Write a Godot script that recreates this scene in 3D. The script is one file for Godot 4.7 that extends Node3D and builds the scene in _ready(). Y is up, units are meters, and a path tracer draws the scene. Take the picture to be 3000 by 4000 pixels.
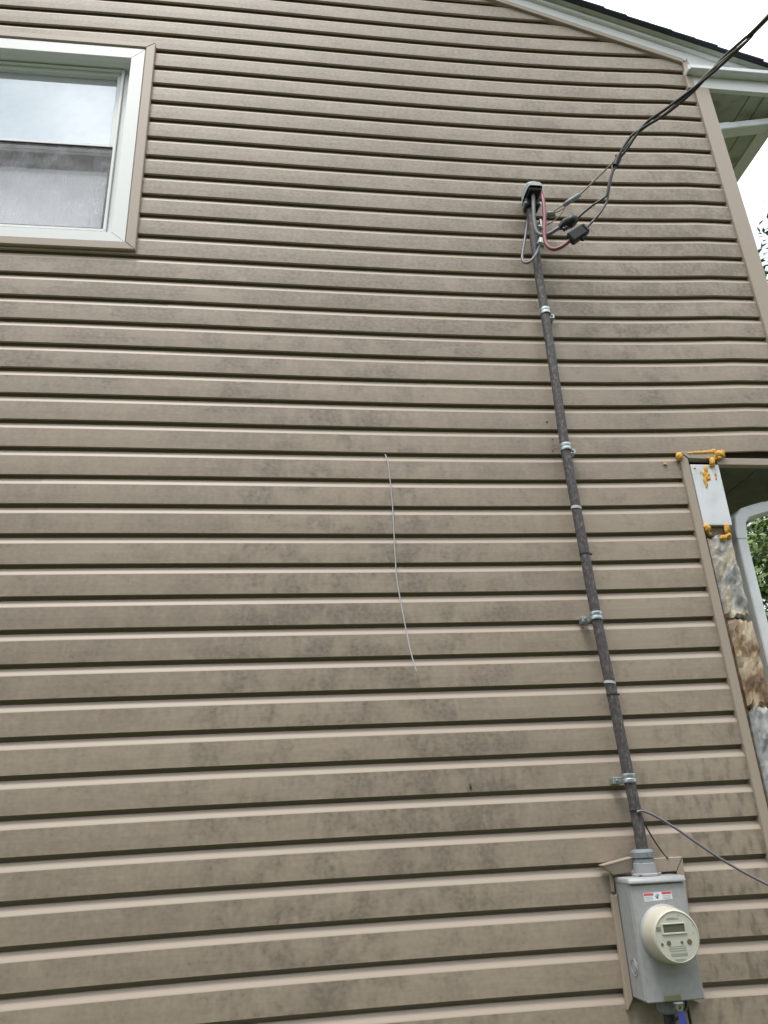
extends Node3D
# ---------------------------------------------------------------- camera model (metres, y up, ground at y = 0, siding plane at z = 0)
const CAM := Vector3(1.0772, 1.6, 2.9135)
const YAW := 0.142043
const PITCH := 0.402608
const ROLL := -0.052929
const FPX := 3000.0                      # focal length in pixels of the 3000 x 4000 photograph
var cam_basis: Basis
var rng := RandomNumberGenerator.new()
var M := {}                              # materials
var taken := {}
var house: Node3D

# a photograph pixel as a point on the plane z
func W(u: float, v: float, z: float) -> Vector3:
	var d: Vector3 = cam_basis * Vector3((u - 1500.0) / FPX, -(v - 2000.0) / FPX, -1.0)
	return CAM + d * ((z - CAM.z) / d.z)

func WW(list: Array) -> Array:
	var r := []
	for q in list:
		r.append(W(q[0], q[1], q[2]))
	return r

# ---------------------------------------------------------------- nodes
func numbered(n: String) -> String:
	if not taken.has(n):
		taken[n] = 0
		return n
	taken[n] += 1
	return "%s_%03d" % [n, taken[n]]

func tag(o: Node3D, label: String, category: String, group := "") -> void:
	o.set_meta("label", label)
	o.set_meta("category", category)
	if group != "":
		o.set_meta("group", group)

func thing(called: String, label: String, category: String, at: Vector3, group := "") -> Node3D:
	var o := Node3D.new()
	o.name = numbered(called)
	add_child(o)
	o.position = at
	tag(o, label, category, group)
	return o

func ground_of(o: Node) -> Vector3:
	var p := Vector3.ZERO
	while o is Node3D and o != self:
		p += (o as Node3D).position
		o = o.get_parent()
	return p

# commit a SurfaceTool whose points are world coordinates, as a part of parent
func part(parent: Node, called: String, st: SurfaceTool, m: Material) -> MeshInstance3D:
	st.generate_normals()
	var o := MeshInstance3D.new()
	o.mesh = st.commit()
	o.material_override = m
	o.name = called
	parent.add_child(o, true)
	o.position = -ground_of(parent)
	return o

# one mesh that is a thing of its own
func solo(called: String, label: String, category: String, at: Vector3, st: SurfaceTool, m: Material, group := "") -> MeshInstance3D:
	st.generate_normals()
	var o := MeshInstance3D.new()
	var a: ArrayMesh = st.commit()
	var s2 := SurfaceTool.new()
	s2.append_from(a, 0, Transform3D(Basis(), -at))
	o.mesh = s2.commit()
	o.material_override = m
	o.name = numbered(called)
	add_child(o)
	o.position = at
	tag(o, label, category, group)
	return o

# ---------------------------------------------------------------- shapes
func S() -> SurfaceTool:
	var st := SurfaceTool.new()
	st.begin(Mesh.PRIMITIVE_TRIANGLES)
	st.set_smooth_group(-1)
	return st

# a, b, c anticlockwise seen from outside
func tri(st: SurfaceTool, a: Vector3, b: Vector3, c: Vector3) -> void:
	st.add_vertex(a); st.add_vertex(c); st.add_vertex(b)

func quad(st: SurfaceTool, a: Vector3, b: Vector3, c: Vector3, d: Vector3) -> void:
	tri(st, a, b, c); tri(st, a, c, d)

func hexa(st: SurfaceTool, p: Array) -> void:     # p[0..3] back loop, p[4..7] front loop, both anticlockwise from the front
	quad(st, p[4], p[5], p[6], p[7])
	quad(st, p[3], p[2], p[1], p[0])
	for i in 4:
		var j := (i + 1) % 4
		quad(st, p[i], p[j], p[4 + j], p[4 + i])

func box(st: SurfaceTool, lo: Vector3, hi: Vector3) -> void:
	hexa(st, [Vector3(lo.x, lo.y, lo.z), Vector3(hi.x, lo.y, lo.z), Vector3(hi.x, hi.y, lo.z), Vector3(lo.x, hi.y, lo.z),
		Vector3(lo.x, lo.y, hi.z), Vector3(hi.x, lo.y, hi.z), Vector3(hi.x, hi.y, hi.z), Vector3(lo.x, hi.y, hi.z)])

# box with chamfered edges
func cbox(st: SurfaceTool, lo: Vector3, hi: Vector3, b: float, t := Transform3D()) -> void:
	var c := (lo + hi) * 0.5
	var h := (hi - lo) * 0.5
	for ax in 3:
		var a1 := (ax + 1) % 3
		var a2 := (ax + 2) % 3
		for s in [-1.0, 1.0]:
			var f := []
			for k in [[-1.0, -1.0], [1.0, -1.0], [1.0, 1.0], [-1.0, 1.0]]:
				var v := Vector3.ZERO
				v[ax] = h[ax] * s
				v[a1] = (h[a1] - b) * k[0]
				v[a2] = (h[a2] - b) * k[1]
				f.append(t * (c + v))
			if s > 0: quad(st, f[0], f[1], f[2], f[3])
			else: quad(st, f[3], f[2], f[1], f[0])
		for s1 in [-1.0, 1.0]:
			for s2 in [-1.0, 1.0]:
				var e := []
				for k in [[-1.0, 0], [1.0, 0], [1.0, 1], [-1.0, 1]]:
					var v := Vector3.ZERO
					v[ax] = (h[ax] - b) * k[0]
					v[a1] = (h[a1] if k[1] == 0 else h[a1] - b) * s1
					v[a2] = (h[a2] - b if k[1] == 0 else h[a2]) * s2
					e.append(t * (c + v))
				if s1 * s2 > 0: quad(st, e[0], e[1], e[2], e[3])
				else: quad(st, e[3], e[2], e[1], e[0])
	for sx in [-1.0, 1.0]:
		for sy in [-1.0, 1.0]:
			for sz in [-1.0, 1.0]:
				var pa := t * (c + Vector3(h.x * sx, (h.y - b) * sy, (h.z - b) * sz))
				var pb := t * (c + Vector3((h.x - b) * sx, h.y * sy, (h.z - b) * sz))
				var pc := t * (c + Vector3((h.x - b) * sx, (h.y - b) * sy, h.z * sz))
				if sx * sy * sz > 0: tri(st, pa, pb, pc)
				else: tri(st, pc, pb, pa)

# polygon (convex, anticlockwise, x y) pushed from z0 to z1; the front edge is chamfered by b
func prism(st: SurfaceTool, poly: Array, z0: float, z1: float, b := 0.0) -> void:
	var n := poly.size()
	var cen := Vector2.ZERO
	for q in poly: cen += q
	cen /= n
	var inn := []
	for i in n:
		var p: Vector2 = poly[i]
		var e0: Vector2 = (p - poly[(i + n - 1) % n]).normalized()
		var e1: Vector2 = (poly[(i + 1) % n] - p).normalized()
		var n0 := Vector2(-e0.y, e0.x)
		var n1 := Vector2(-e1.y, e1.x)
		var m := n0 + n1
		inn.append(p + m * (b / maxf(0.2, m.dot(n0))))
	for i in range(1, n - 1):
		tri(st, v3(inn[0], z1), v3(inn[i], z1), v3(inn[i + 1], z1))
		tri(st, v3(poly[0], z0), v3(poly[i + 1], z0), v3(poly[i], z0))
	for i in n:
		var j := (i + 1) % n
		quad(st, v3(poly[i], z0), v3(poly[j], z0), v3(poly[j], z1 - b), v3(poly[i], z1 - b))
		if b > 0.0:
			quad(st, v3(poly[i], z1 - b), v3(poly[j], z1 - b), v3(inn[j], z1), v3(inn[i], z1))

func v3(p: Vector2, z: float) -> Vector3:
	return Vector3(p.x, p.y, z)

func smooth_path(pts: Array, per := 6) -> Array:
	var r := []
	var n := pts.size()
	for i in n - 1:
		var p0: Vector3 = pts[maxi(i - 1, 0)]
		var p1: Vector3 = pts[i]
		var p2: Vector3 = pts[i + 1]
		var p3: Vector3 = pts[mini(i + 2, n - 1)]
		for k in per:
			var t := float(k) / per
			r.append(0.5 * ((2.0 * p1) + (p2 - p0) * t + (2.0 * p0 - 5.0 * p1 + 4.0 * p2 - p3) * t * t + (3.0 * p1 - p0 - 3.0 * p2 + p3) * t * t * t))
	r.append(pts[n - 1])
	return r

# round tube along points; radius may be an Array of one radius per point
func tube(st: SurfaceTool, pts: Array, rad, seg := 10, wob := 0.0) -> void:
	var n := pts.size()
	var rings := []
	var up := Vector3(0.3, 0.1, 1.0).normalized()
	for i in n:
		var d: Vector3 = (pts[mini(i + 1, n - 1)] - pts[maxi(i - 1, 0)]).normalized()
		var sx := d.cross(up).normalized()
		if sx.length() < 0.5: sx = d.cross(Vector3.UP).normalized()
		up = sx.cross(d).normalized()
		var r: float = rad[i] if rad is Array else rad
		var ring := []
		for k in seg:
			var a := TAU * k / seg
			var rr := r * (1.0 + wob * rng.randf_range(-1, 1))
			ring.append(pts[i] + (sx * cos(a) + up * sin(a)) * rr)
		rings.append(ring)
	st.set_smooth_group(1)
	for i in n - 1:
		for k in seg:
			var j := (k + 1) % seg
			quad(st, rings[i][k], rings[i][j], rings[i + 1][j], rings[i + 1][k])
	st.set_smooth_group(-1)
	for k in range(1, seg - 1):
		tri(st, rings[0][0], rings[0][k + 1], rings[0][k])
		tri(st, rings[n - 1][0], rings[n - 1][k], rings[n - 1][k + 1])

# revolve [radius, height] pairs about an axis
func lathe(st: SurfaceTool, prof: Array, o: Vector3, axis: Vector3, seg := 32, smooth := false) -> void:
	var sx := axis.cross(Vector3(0.31, 0.2, 0.93) if absf(axis.z) < 0.9 else Vector3.UP).normalized()
	var sy := axis.cross(sx).normalized()
	for i in prof.size() - 1:
		st.set_smooth_group((i % 30) + 2 if not smooth else 1)
		for k in seg:
			var a := TAU * k / seg
			var b := TAU * (k + 1) / seg
			var da := sx * cos(a) + sy * sin(a)
			var db := sx * cos(b) + sy * sin(b)
			var p0: Vector3 = o + axis * prof[i][1]
			var p1: Vector3 = o + axis * prof[i + 1][1]
			var r0: float = prof[i][0]
			var r1: float = prof[i + 1][0]
			if r0 < 1e-6: tri(st, p0, p1 + db * r1, p1 + da * r1)
			elif r1 < 1e-6: tri(st, p0 + da * r0, p0 + db * r0, p1)
			else: quad(st, p0 + da * r0, p0 + db * r0, p1 + db * r1, p1 + da * r1)
	st.set_smooth_group(-1)

# lump: sphere with noise, squashed by s
func lump(st: SurfaceTool, c: Vector3, s: Vector3, rough: float, nz: FastNoiseLite, rows := 9, cols := 14, block := 0.0, smooth := true) -> void:
	var g := []
	for i in rows + 1:
		var r := []
		var th := PI * i / rows
		for k in cols:
			var ph := TAU * k / cols
			var d := Vector3(sin(th) * cos(ph), cos(th), sin(th) * sin(ph))
			if block > 0.0:      # towards a rounded box
				var m := maxf(absf(d.x), maxf(absf(d.y), absf(d.z)))
				d = d.lerp(d / m, block)
			var q := c * 9.0 + d * 1.7
			var f := 1.0 + rough * (nz.get_noise_3d(q.x * 22, q.y * 22, q.z * 22) + 0.5 * nz.get_noise_3d(q.x * 60, q.y * 60, q.z * 60))
			r.append(c + d * s * f)
		g.append(r)
	st.set_smooth_group(1 if smooth else -1)
	for i in rows:
		for k in cols:
			var j := (k + 1) % cols
			if i == 0: tri(st, g[0][0], g[1][j], g[1][k])
			elif i == rows - 1: tri(st, g[i][k], g[i][j], g[rows][0])
			else: quad(st, g[i][k], g[i][j], g[i + 1][j], g[i + 1][k])
	st.set_smooth_group(-1)

# ---------------------------------------------------------------- materials
func lin(r: float, g: float, b: float) -> Color:
	return Color(r, g, b).linear_to_srgb()

func mat(c: Color, rough := 0.6, metal := 0.0, spec := 0.5) -> StandardMaterial3D:
	var m := StandardMaterial3D.new()
	m.albedo_color = c
	m.roughness = rough
	m.metallic = metal
	m.metallic_specular = spec
	return m

func noise_img(w: int, h: int, freq: float, sx: float, seed_: int, oct := 4, kind := FastNoiseLite.TYPE_SIMPLEX_SMOOTH) -> PackedByteArray:
	var n := FastNoiseLite.new()
	n.noise_type = kind
	n.seed = seed_
	n.frequency = freq
	n.fractal_octaves = oct
	var iw := maxi(8, int(w * sx))
	var im := n.get_image(iw, h, false, false, false)
	im.convert(Image.FORMAT_L8)
	if iw != w: im.resize(w, h, Image.INTERPOLATE_CUBIC)
	return im.get_data()

# colour texture that repeats in world space: base colour spotted with others
func blotch(size: int, stops: Array, freq: float, seed_: int, scale: Vector3, rough := 0.8, stretch := 1.0, bump := 0.0) -> StandardMaterial3D:
	var nt := NoiseTexture2D.new()
	var n := FastNoiseLite.new()
	n.seed = seed_
	n.frequency = freq
	n.fractal_octaves = 5
	var im := n.get_seamless_image(size, size, false, false, 0.2, true)
	im.convert(Image.FORMAT_L8)
	var src := im.get_data()
	var out := PackedByteArray()
	out.resize(size * size * 3)
	var gr := Gradient.new()
	var offs := PackedFloat32Array()
	var cols := PackedColorArray()
	for s in stops:
		offs.append(s[0]); cols.append(s[1])
	gr.offsets = offs
	gr.colors = cols
	var lut := []
	for i in 256: lut.append(gr.sample(i / 255.0))
	for i in size * size:
		var c: Color = lut[src[i]]
		out[i * 3] = c.r8; out[i * 3 + 1] = c.g8; out[i * 3 + 2] = c.b8
	var t := ImageTexture.create_from_image(Image.create_from_data(size, size, false, Image.FORMAT_RGB8, out))
	var m := mat(Color.WHITE, rough)
	m.albedo_texture = t
	m.uv1_triplanar = true
	m.uv1_world_triplanar = true
	m.uv1_scale = scale
	return m

const TX0 := -0.7                        # the wall texture covers this part of the wall
const TX1 := 3.62
const TY0 := 0.7
const TY1 := 6.35

func siding_texture() -> ImageTexture:
	var w := 1600
	var h := 2048
	var big := noise_img(w, h, 0.0045, 0.7, 11, 4)
	var mid := noise_img(w, h, 0.018, 0.8, 12, 5)
	var fine := noise_img(w, h, 0.13, 0.8, 13, 3)
	var grain := noise_img(w, h, 0.22, 0.10, 14, 2)
	var runs := noise_img(w, h, 0.026, 2.4, 15, 4)
	var trail := noise_img(w, h, 0.016, 1.0, 16, 3)
	var trail2 := noise_img(w, h, 0.012, 1.0, 17, 2)
	var out := PackedByteArray()
	out.resize(w * h * 3)
	var lut := PackedByteArray()
	lut.resize(1024)
	for i in 1024: lut[i] = Color(i / 1023.0, 0, 0).linear_to_srgb().r8
	var vx := (TX1 - TX0) / w
	var vy := (TY1 - TY0) / h
	for j in h:
		var y := TY1 - j * vy
		# run-off blotches at the lower right, smeared film in the middle, brushed grain all over
		for i in w:
			var x := TX0 + i * vx
			var k := j * w + i
			var b := big[k] / 255.0
			var m := mid[k] / 255.0
			var f := fine[k] / 255.0
			var g := grain[k] / 255.0
			var r := runs[k] / 255.0
			var film := 0.30 + 0.70 * (b - 0.5) + 0.55 * (m - 0.5) + 0.50 * (f - 0.5)
			# upper courses: mildew flecks plus film darkened against their brighter light, ragged edge
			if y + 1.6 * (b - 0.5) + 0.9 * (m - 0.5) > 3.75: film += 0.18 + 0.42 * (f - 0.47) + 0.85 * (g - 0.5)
			film -= 0.9 * maxf(0.0, 0.43 - r)
			var cx := (x - 1.35 - 0.5 * (b - 0.5)) / 0.62
			var cy := (y - 2.15) / 1.55
			var core := clampf(1.15 - (cx * cx + cy * cy), 0.0, 1.0)
			var ux := (x - 2.85) / 0.75
			var uy := (y - 4.55) / 1.1
			core = maxf(core, 0.85 * clampf(1.1 - (ux * ux + uy * uy), 0.0, 1.0))
			# smudges: patches with ragged edges, broken up by run marks and rubbed spots
			var patch := clampf((m + 0.45 * (r - 0.5) + 0.5 * (b - 0.5) - 0.40) * 3.6, 0.0, 1.0)
			film += 0.33 * clampf(core * 1.9, 0.0, 1.0) * patch * (0.3 + 1.4 * f)
			var zr := clampf((x - 2.35) * 4.0, 0.0, 1.0) * clampf((2.1 - y) * 2.5, 0.0, 1.0)
			film += zr * 2.8 * maxf(0.0, r - 0.50) * (0.4 + 1.2 * m)
			film += 0.9 * maxf(0.0, r - 0.58) * b
			if x > 2.0 and x < 2.75 and y < 3.6 and m < 0.62: film -= 0.16 * clampf(1.0 - absf(x - 2.42) * 3.2, 0.0, 1.0)
			var t := absf(trail[k] / 255.0 - 0.5)
			if t < 0.009 and core * (trail2[k] / 255.0) > 0.47: film -= 0.22
			film = clampf(film, 0.0, 1.0)
			var sp := 1.0 + 0.17 * (g - 0.5) * (1.4 if y > 4.0 else 0.7)
			if f > 0.74 and m > 0.56: sp *= 0.88
			var cr := (0.352 * (1.0 - film) + 0.206 * film) * sp
			var cg := (0.290 * (1.0 - film) + 0.171 * film) * sp
			var cb := (0.230 * (1.0 - film) + 0.135 * film) * sp
			out[k * 3] = lut[clampi(int(cr * 1023.0), 0, 1023)]
			out[k * 3 + 1] = lut[clampi(int(cg * 1023.0), 0, 1023)]
			out[k * 3 + 2] = lut[clampi(int(cb * 1023.0), 0, 1023)]
	return ImageTexture.create_from_image(Image.create_from_data(w, h, false, Image.FORMAT_RGB8, out))

func sky_texture() -> ImageTexture:
	var w := 1024
	var h := 512
	var n := FastNoiseLite.new()
	n.seed = 5
	n.frequency = 1.1
	n.fractal_octaves = 5
	var im := Image.create(w, h, false, Image.FORMAT_RGBF)
	for j in h:
		var el := PI * (0.5 - (j + 0.5) / h)
		for i in w:
			var az := TAU * (i + 0.5) / w
			var d := Vector3(cos(el) * cos(az), sin(el), cos(el) * sin(az))
			var q := d / maxf(0.25, absf(d.y) + 0.25)
			var c := clampf(0.60 + 1.5 * n.get_noise_3d(q.x * 1.5, d.y, q.z * 1.5), 0.0, 1.0)
			var lum := 0.50 + 0.70 * maxf(0.0, d.y)
			var col := Color(0.80, 0.90, 0.99).lerp(Color(1.0, 1.0, 1.0), c)
			lum *= lerpf(0.62, 1.16, c)
			im.set_pixel(i, j, Color(col.r * lum, col.g * lum, col.b * lum))
	return ImageTexture.create_from_image(im)

func make_materials() -> void:
	M.cove = mat(lin(0.372, 0.308, 0.250), 0.5)
	M.face = mat(Color.WHITE, 0.52)
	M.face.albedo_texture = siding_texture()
	M.tan = mat(lin(0.372, 0.308, 0.250), 0.5)
	M.white = mat(lin(0.74, 0.76, 0.76), 0.4)
	M.alum = blotch(256, [[0.0, lin(0.60, 0.63, 0.67)], [0.45, lin(0.71, 0.735, 0.775)], [1.0, lin(0.75, 0.77, 0.81)]], 0.02, 21, Vector3.ONE * 1.4, 0.42)
	M.soffit = blotch(256, [[0.0, lin(0.20, 0.22, 0.19)], [0.35, lin(0.42, 0.45, 0.40)], [1.0, lin(0.50, 0.53, 0.49)]], 0.03, 22, Vector3.ONE * 1.1, 0.6)
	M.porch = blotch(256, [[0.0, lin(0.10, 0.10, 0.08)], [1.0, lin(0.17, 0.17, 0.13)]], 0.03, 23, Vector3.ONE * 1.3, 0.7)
	M.core = mat(lin(0.06, 0.05, 0.04), 0.9)
	M.shingle = blotch(512, [[0.0, lin(0.022, 0.026, 0.038)], [0.5, lin(0.042, 0.048, 0.068)], [1.0, lin(0.08, 0.088, 0.11)]], 0.2, 24, Vector3.ONE * 2.0, 0.95)
	M.concrete = blotch(256, [[0.0, lin(0.22, 0.21, 0.19)], [1.0, lin(0.34, 0.32, 0.29)]], 0.05, 25, Vector3.ONE, 0.9)
	M.mortar = blotch(256, [[0.0, lin(0.10, 0.08, 0.055)], [1.0, lin(0.24, 0.20, 0.15)]], 0.06, 26, Vector3.ONE * 3.0, 0.95)
	M.stone_pale = blotch(512, [[0.0, lin(0.12, 0.12, 0.12)], [0.34, lin(0.30, 0.30, 0.29)], [0.5, lin(0.50, 0.48, 0.44)], [0.62, lin(0.40, 0.32, 0.22)], [0.8, lin(0.60, 0.56, 0.50)], [1.0, lin(0.72, 0.70, 0.67)]], 0.009, 27, Vector3.ONE * 2.0, 0.85)
	M.stone_rust = blotch(512, [[0.0, lin(0.08, 0.055, 0.045)], [0.30, lin(0.22, 0.13, 0.08)], [0.43, lin(0.34, 0.23, 0.14)], [0.56, lin(0.42, 0.33, 0.23)], [0.75, lin(0.44, 0.36, 0.27)], [1.0, lin(0.52, 0.48, 0.42)]], 0.009, 28, Vector3.ONE * 2.0, 0.85)
	M.stone_grey = blotch(512, [[0.0, lin(0.07, 0.075, 0.08)], [0.4, lin(0.22, 0.23, 0.23)], [0.6, lin(0.40, 0.41, 0.41)], [1.0, lin(0.68, 0.68, 0.66)]], 0.009, 29, Vector3.ONE * 2.0, 0.85)
	M.conduit = blotch(512, [[0.0, lin(0.028, 0.024, 0.025)], [0.45, lin(0.068, 0.059, 0.060)], [0.66, lin(0.105, 0.095, 0.098)], [0.82, lin(0.20, 0.19, 0.195)], [1.0, lin(0.32, 0.32, 0.33)]], 0.03, 30, Vector3(5, 2.2, 5), 0.6)
	M.zinc = mat(lin(0.44, 0.49, 0.51), 0.36, 0.75)
	M.hubgrey = blotch(256, [[0.0, lin(0.14, 0.16, 0.18)], [1.0, lin(0.30, 0.33, 0.36)]], 0.06, 31, Vector3.ONE * 6, 0.5)
	M.black = mat(lin(0.012, 0.013, 0.016), 0.5)
	M.black_wire = mat(lin(0.028, 0.027, 0.031), 0.45)
	M.grey_wire = mat(lin(0.15, 0.155, 0.165), 0.45)
	M.red_wire = mat(lin(0.22, 0.062, 0.080), 0.45)
	M.bare = mat(lin(0.26, 0.22, 0.16), 0.55, 0.3)
	M.headgrey = mat(lin(0.42, 0.47, 0.48), 0.45)
	M.boxgrey = blotch(512, [[0.0, lin(0.30, 0.305, 0.315)], [0.5, lin(0.335, 0.34, 0.35)], [1.0, lin(0.36, 0.365, 0.375)]], 0.02, 32, Vector3.ONE * 3, 0.42)
	M.cream = mat(lin(0.53, 0.505, 0.415), 0.38)
	M.cream_face = mat(lin(0.53, 0.53, 0.455), 0.3)
	M.lcd = mat(lin(0.11, 0.12, 0.085), 0.2)
	M.printgrey = mat(lin(0.30, 0.31, 0.28), 0.6)
	M.dark = mat(lin(0.06, 0.055, 0.045), 0.6)
	M.sticker = mat(lin(0.72, 0.75, 0.82), 0.45)
	M.sticker_red = mat(lin(0.60, 0.10, 0.12), 0.45)
	M.blue = mat(lin(0.075, 0.09, 0.42), 0.45)
	M.foam = blotch(256, [[0.0, lin(0.46, 0.22, 0.035)], [0.5, lin(0.68, 0.38, 0.07)], [1.0, lin(0.76, 0.50, 0.14)]], 0.05, 33, Vector3.ONE * 14, 0.75)
	M.button = mat(lin(0.13, 0.11, 0.065), 0.6)
	M.moss = mat(lin(0.20, 0.21, 0.12), 0.8)
	M.greycable = mat(lin(0.17, 0.16, 0.19), 0.5)
	M.wire_white = mat(lin(0.46, 0.47, 0.50), 0.45)
	M.added_blind = blotch(256, [[0.0, lin(0.52, 0.54, 0.57)], [1.0, lin(0.60, 0.62, 0.64)]], 0.03, 34, Vector3.ONE * 2, 0.9)  # upper blind, added so the glass above looks brighter
	M.blind_low = mat(lin(0.74, 0.74, 0.79), 0.9)
	M.plaster = mat(lin(0.55, 0.52, 0.47), 0.9)
	M.shaded_rail = mat(lin(0.055, 0.045, 0.045), 0.6)  # lower sash, coloured dark in place of the shaded gap
	M.hem = mat(lin(0.42, 0.34, 0.38), 0.8)
	M.glass = mat(Color(0.93, 0.97, 1.0, 0.06), 0.02, 0.0, 1.0)
	M.glass.transparency = BaseMaterial3D.TRANSPARENCY_ALPHA
	M.coated = mat(Color(0.95, 0.98, 1.0, 0.34), 0.03, 1.0, 1.0)
	M.coated.transparency = BaseMaterial3D.TRANSPARENCY_ALPHA
	M.coated.albedo_texture = mirror_alpha()
	M.coated.uv1_triplanar = true
	M.coated.uv1_world_triplanar = true
	M.screen = screen_material()
	M.grass = blotch(512, [[0.0, lin(0.035, 0.042, 0.018)], [0.5, lin(0.065, 0.080, 0.034)], [1.0, lin(0.11, 0.12, 0.06)]], 0.05, 35, Vector3.ONE * 0.35, 0.95)
	M.bark = blotch(256, [[0.0, lin(0.03, 0.024, 0.018)], [1.0, lin(0.10, 0.08, 0.06)]], 0.06, 36, Vector3(3, 0.8, 3), 0.95)
	M.leaf = mat(Color.WHITE, 0.55)
	M.leaf.vertex_color_use_as_albedo = true
	M.leaf.backlight = lin(0.25, 0.30, 0.10)

# uneven alpha for the coated glass: how much of it mirrors varies a little
func mirror_alpha() -> ImageTexture:
	var w := 128
	var a := noise_img(w, w, 0.03, 1.0, 51, 4)
	var im := Image.create(w, w, false, Image.FORMAT_RGBA8)
	for j in w:
		for i in w:
			im.set_pixel(i, j, Color(1, 1, 1, clampf(0.88 + 0.25 * (a[j * w + i] / 255.0 - 0.5), 0.0, 1.0)))
	return ImageTexture.create_from_image(im)

# woven insect screen: threads with alpha, dirty in vertical flecks
func screen_material() -> StandardMaterial3D:
	var w := 256
	var a := noise_img(w, w, 0.03, 8.0, 41, 3)
	var b := noise_img(w, w, 0.012, 1.0, 42, 3)
	var im := Image.create(w, w, false, Image.FORMAT_RGBA8)
	for j in w:
		for i in w:
			var k := j * w + i
			var al := 0.24 + 0.16 * (a[k] / 255.0 - 0.5) + 0.24 * (b[k] / 255.0 - 0.5)
			var thread := 0.05 if (i % 4 == 0 or j % 4 == 0) else 0.0
			var v := 0.80 + 0.12 * (b[k] / 255.0 - 0.5)
			im.set_pixel(i, j, Color(v, v * 0.995, v * 1.02, clampf(al + thread, 0.06, 0.7)))
	var m := mat(Color.WHITE, 0.8)
	m.albedo_texture = ImageTexture.create_from_image(im)
	m.transparency = BaseMaterial3D.TRANSPARENCY_ALPHA
	m.uv1_triplanar = true
	m.uv1_world_triplanar = true
	m.uv1_scale = Vector3(1.7, 1.7, 1.7)
	return m

# ---------------------------------------------------------------- siding
const P := 0.127                         # exposure of one course
const Y0 := 3.1345                       # butt of course 0
const RIDGE := -0.475
const RB := Vector2(3.434, 5.775)        # a point of the rake's lower edge
const RT := Vector2(0.9374, -0.3482)     # along the rake, downwards
const RN := Vector2(0.3482, 0.9374)      # across it, upwards
const BOW := [[0, 0, -0.00153], [0, 1, 0.02669], [0, 2, -0.01031], [0, 3, -0.03297], [1, 0, -0.00519], [1, 1, 0.01485], [1, 2, -0.00283], [1, 3, -0.00452], [2, 0, 0.01506], [2, 1, -0.02336], [2, 2, -0.01978], [3, 0, 0.01257], [3, 1, -0.01412]]

# the courses are not hung dead level: they sag by up to 2 cm
func sag(n: float, x: float) -> float:
	var a := (clampf(x, -0.3, 3.3) - 1.5) / 1.5
	var b := clampf(n, -23.0, 17.0) / 20.0
	var s := 0.0
	for c in BOW: s += c[2] * pow(a, c[0]) * pow(b, c[1])
	return s

func rake_x(y: float, h: float) -> float:      # right-hand limit of the gable at height y, h above the rake's lower edge
	var q := RB + RN * h
	return q.x + (y - q.y) * RT.x / RT.y

# profile from the lock under the butt, over the face, up the cove: [height, z, 1 for the weathered face]
const PROF := [[0.022, -0.0150, 0], [0.004, -0.0145, 0], [0.0010, -0.0135, 0], [0.0, -0.0018, 0], [0.0012, 0.0, 1], [0.042, 0.0004, 1], [0.0845, -0.0004, 0], [0.0870, -0.0012, 0], [0.0905, -0.0028, 0], [0.0975, -0.0064, 0], [0.1045, -0.0102, 0], [0.1115, -0.0140, 0], [0.1138, -0.0160, 0], [0.1148, -0.0260, 0], [0.1600, -0.0268, 0]]

func clip_prof(lo: float, hi: float) -> Array:
	var r := []
	for i in PROF.size() - 1:
		var a: Array = PROF[i]
		var b: Array = PROF[i + 1]
		var la: float = a[0]
		var lb: float = b[0]
		if maxf(la, lb) <= lo or minf(la, lb) >= hi: continue
		var seg := []
		for e in [[la, a[1], lb, b[1]], [lb, b[1], la, a[1]]]:
			var y: float = clampf(e[0], lo, hi)
			var t: float = 0.0 if is_equal_approx(e[0], e[2]) else (y - e[0]) / (e[2] - e[0])
			seg.append(Vector2(y, lerpf(e[1], e[3], t)))
		r.append([seg[0], seg[1], a[2]])
	return r

func board_strip(sts: Array, n: int, x0: float, x1: float, lo := -1.0, hi := 1.0, proud := 0.0) -> void:
	var y := Y0 - n * P
	var segs := clip_prof(lo, hi)
	var steps := maxi(1, int(ceil((x1 - x0) / 0.22)))
	for s in segs:
		var st: SurfaceTool = sts[s[2]]
		for i in steps:
			var c := []
			for e in [[0, s[0]], [1, s[0]], [1, s[1]], [0, s[1]]]:
				var x: float = lerpf(x0, x1, float(i + e[0]) / steps)
				var q: Vector2 = e[1]
				# gable: the end follows the rake
				x = minf(x, rake_x(y + q.x, 0.02))
				x = maxf(x, 2.0 * RIDGE - rake_x(y + q.x, 0.02))
				c.append(Vector3(x, y + q.x + sag(n, x), q.y + proud))
			if c[0].distance_to(c[1]) < 1e-5 and c[2].distance_to(c[3]) < 1e-5: continue
			for k in [0, 2, 1, 0, 3, 2]:
				var p: Vector3 = c[k]
				st.set_uv(Vector2((p.x - TX0) / (TX1 - TX0), (TY1 - p.y) / (TY1 - TY0)))
				st.add_vertex(p)

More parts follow.
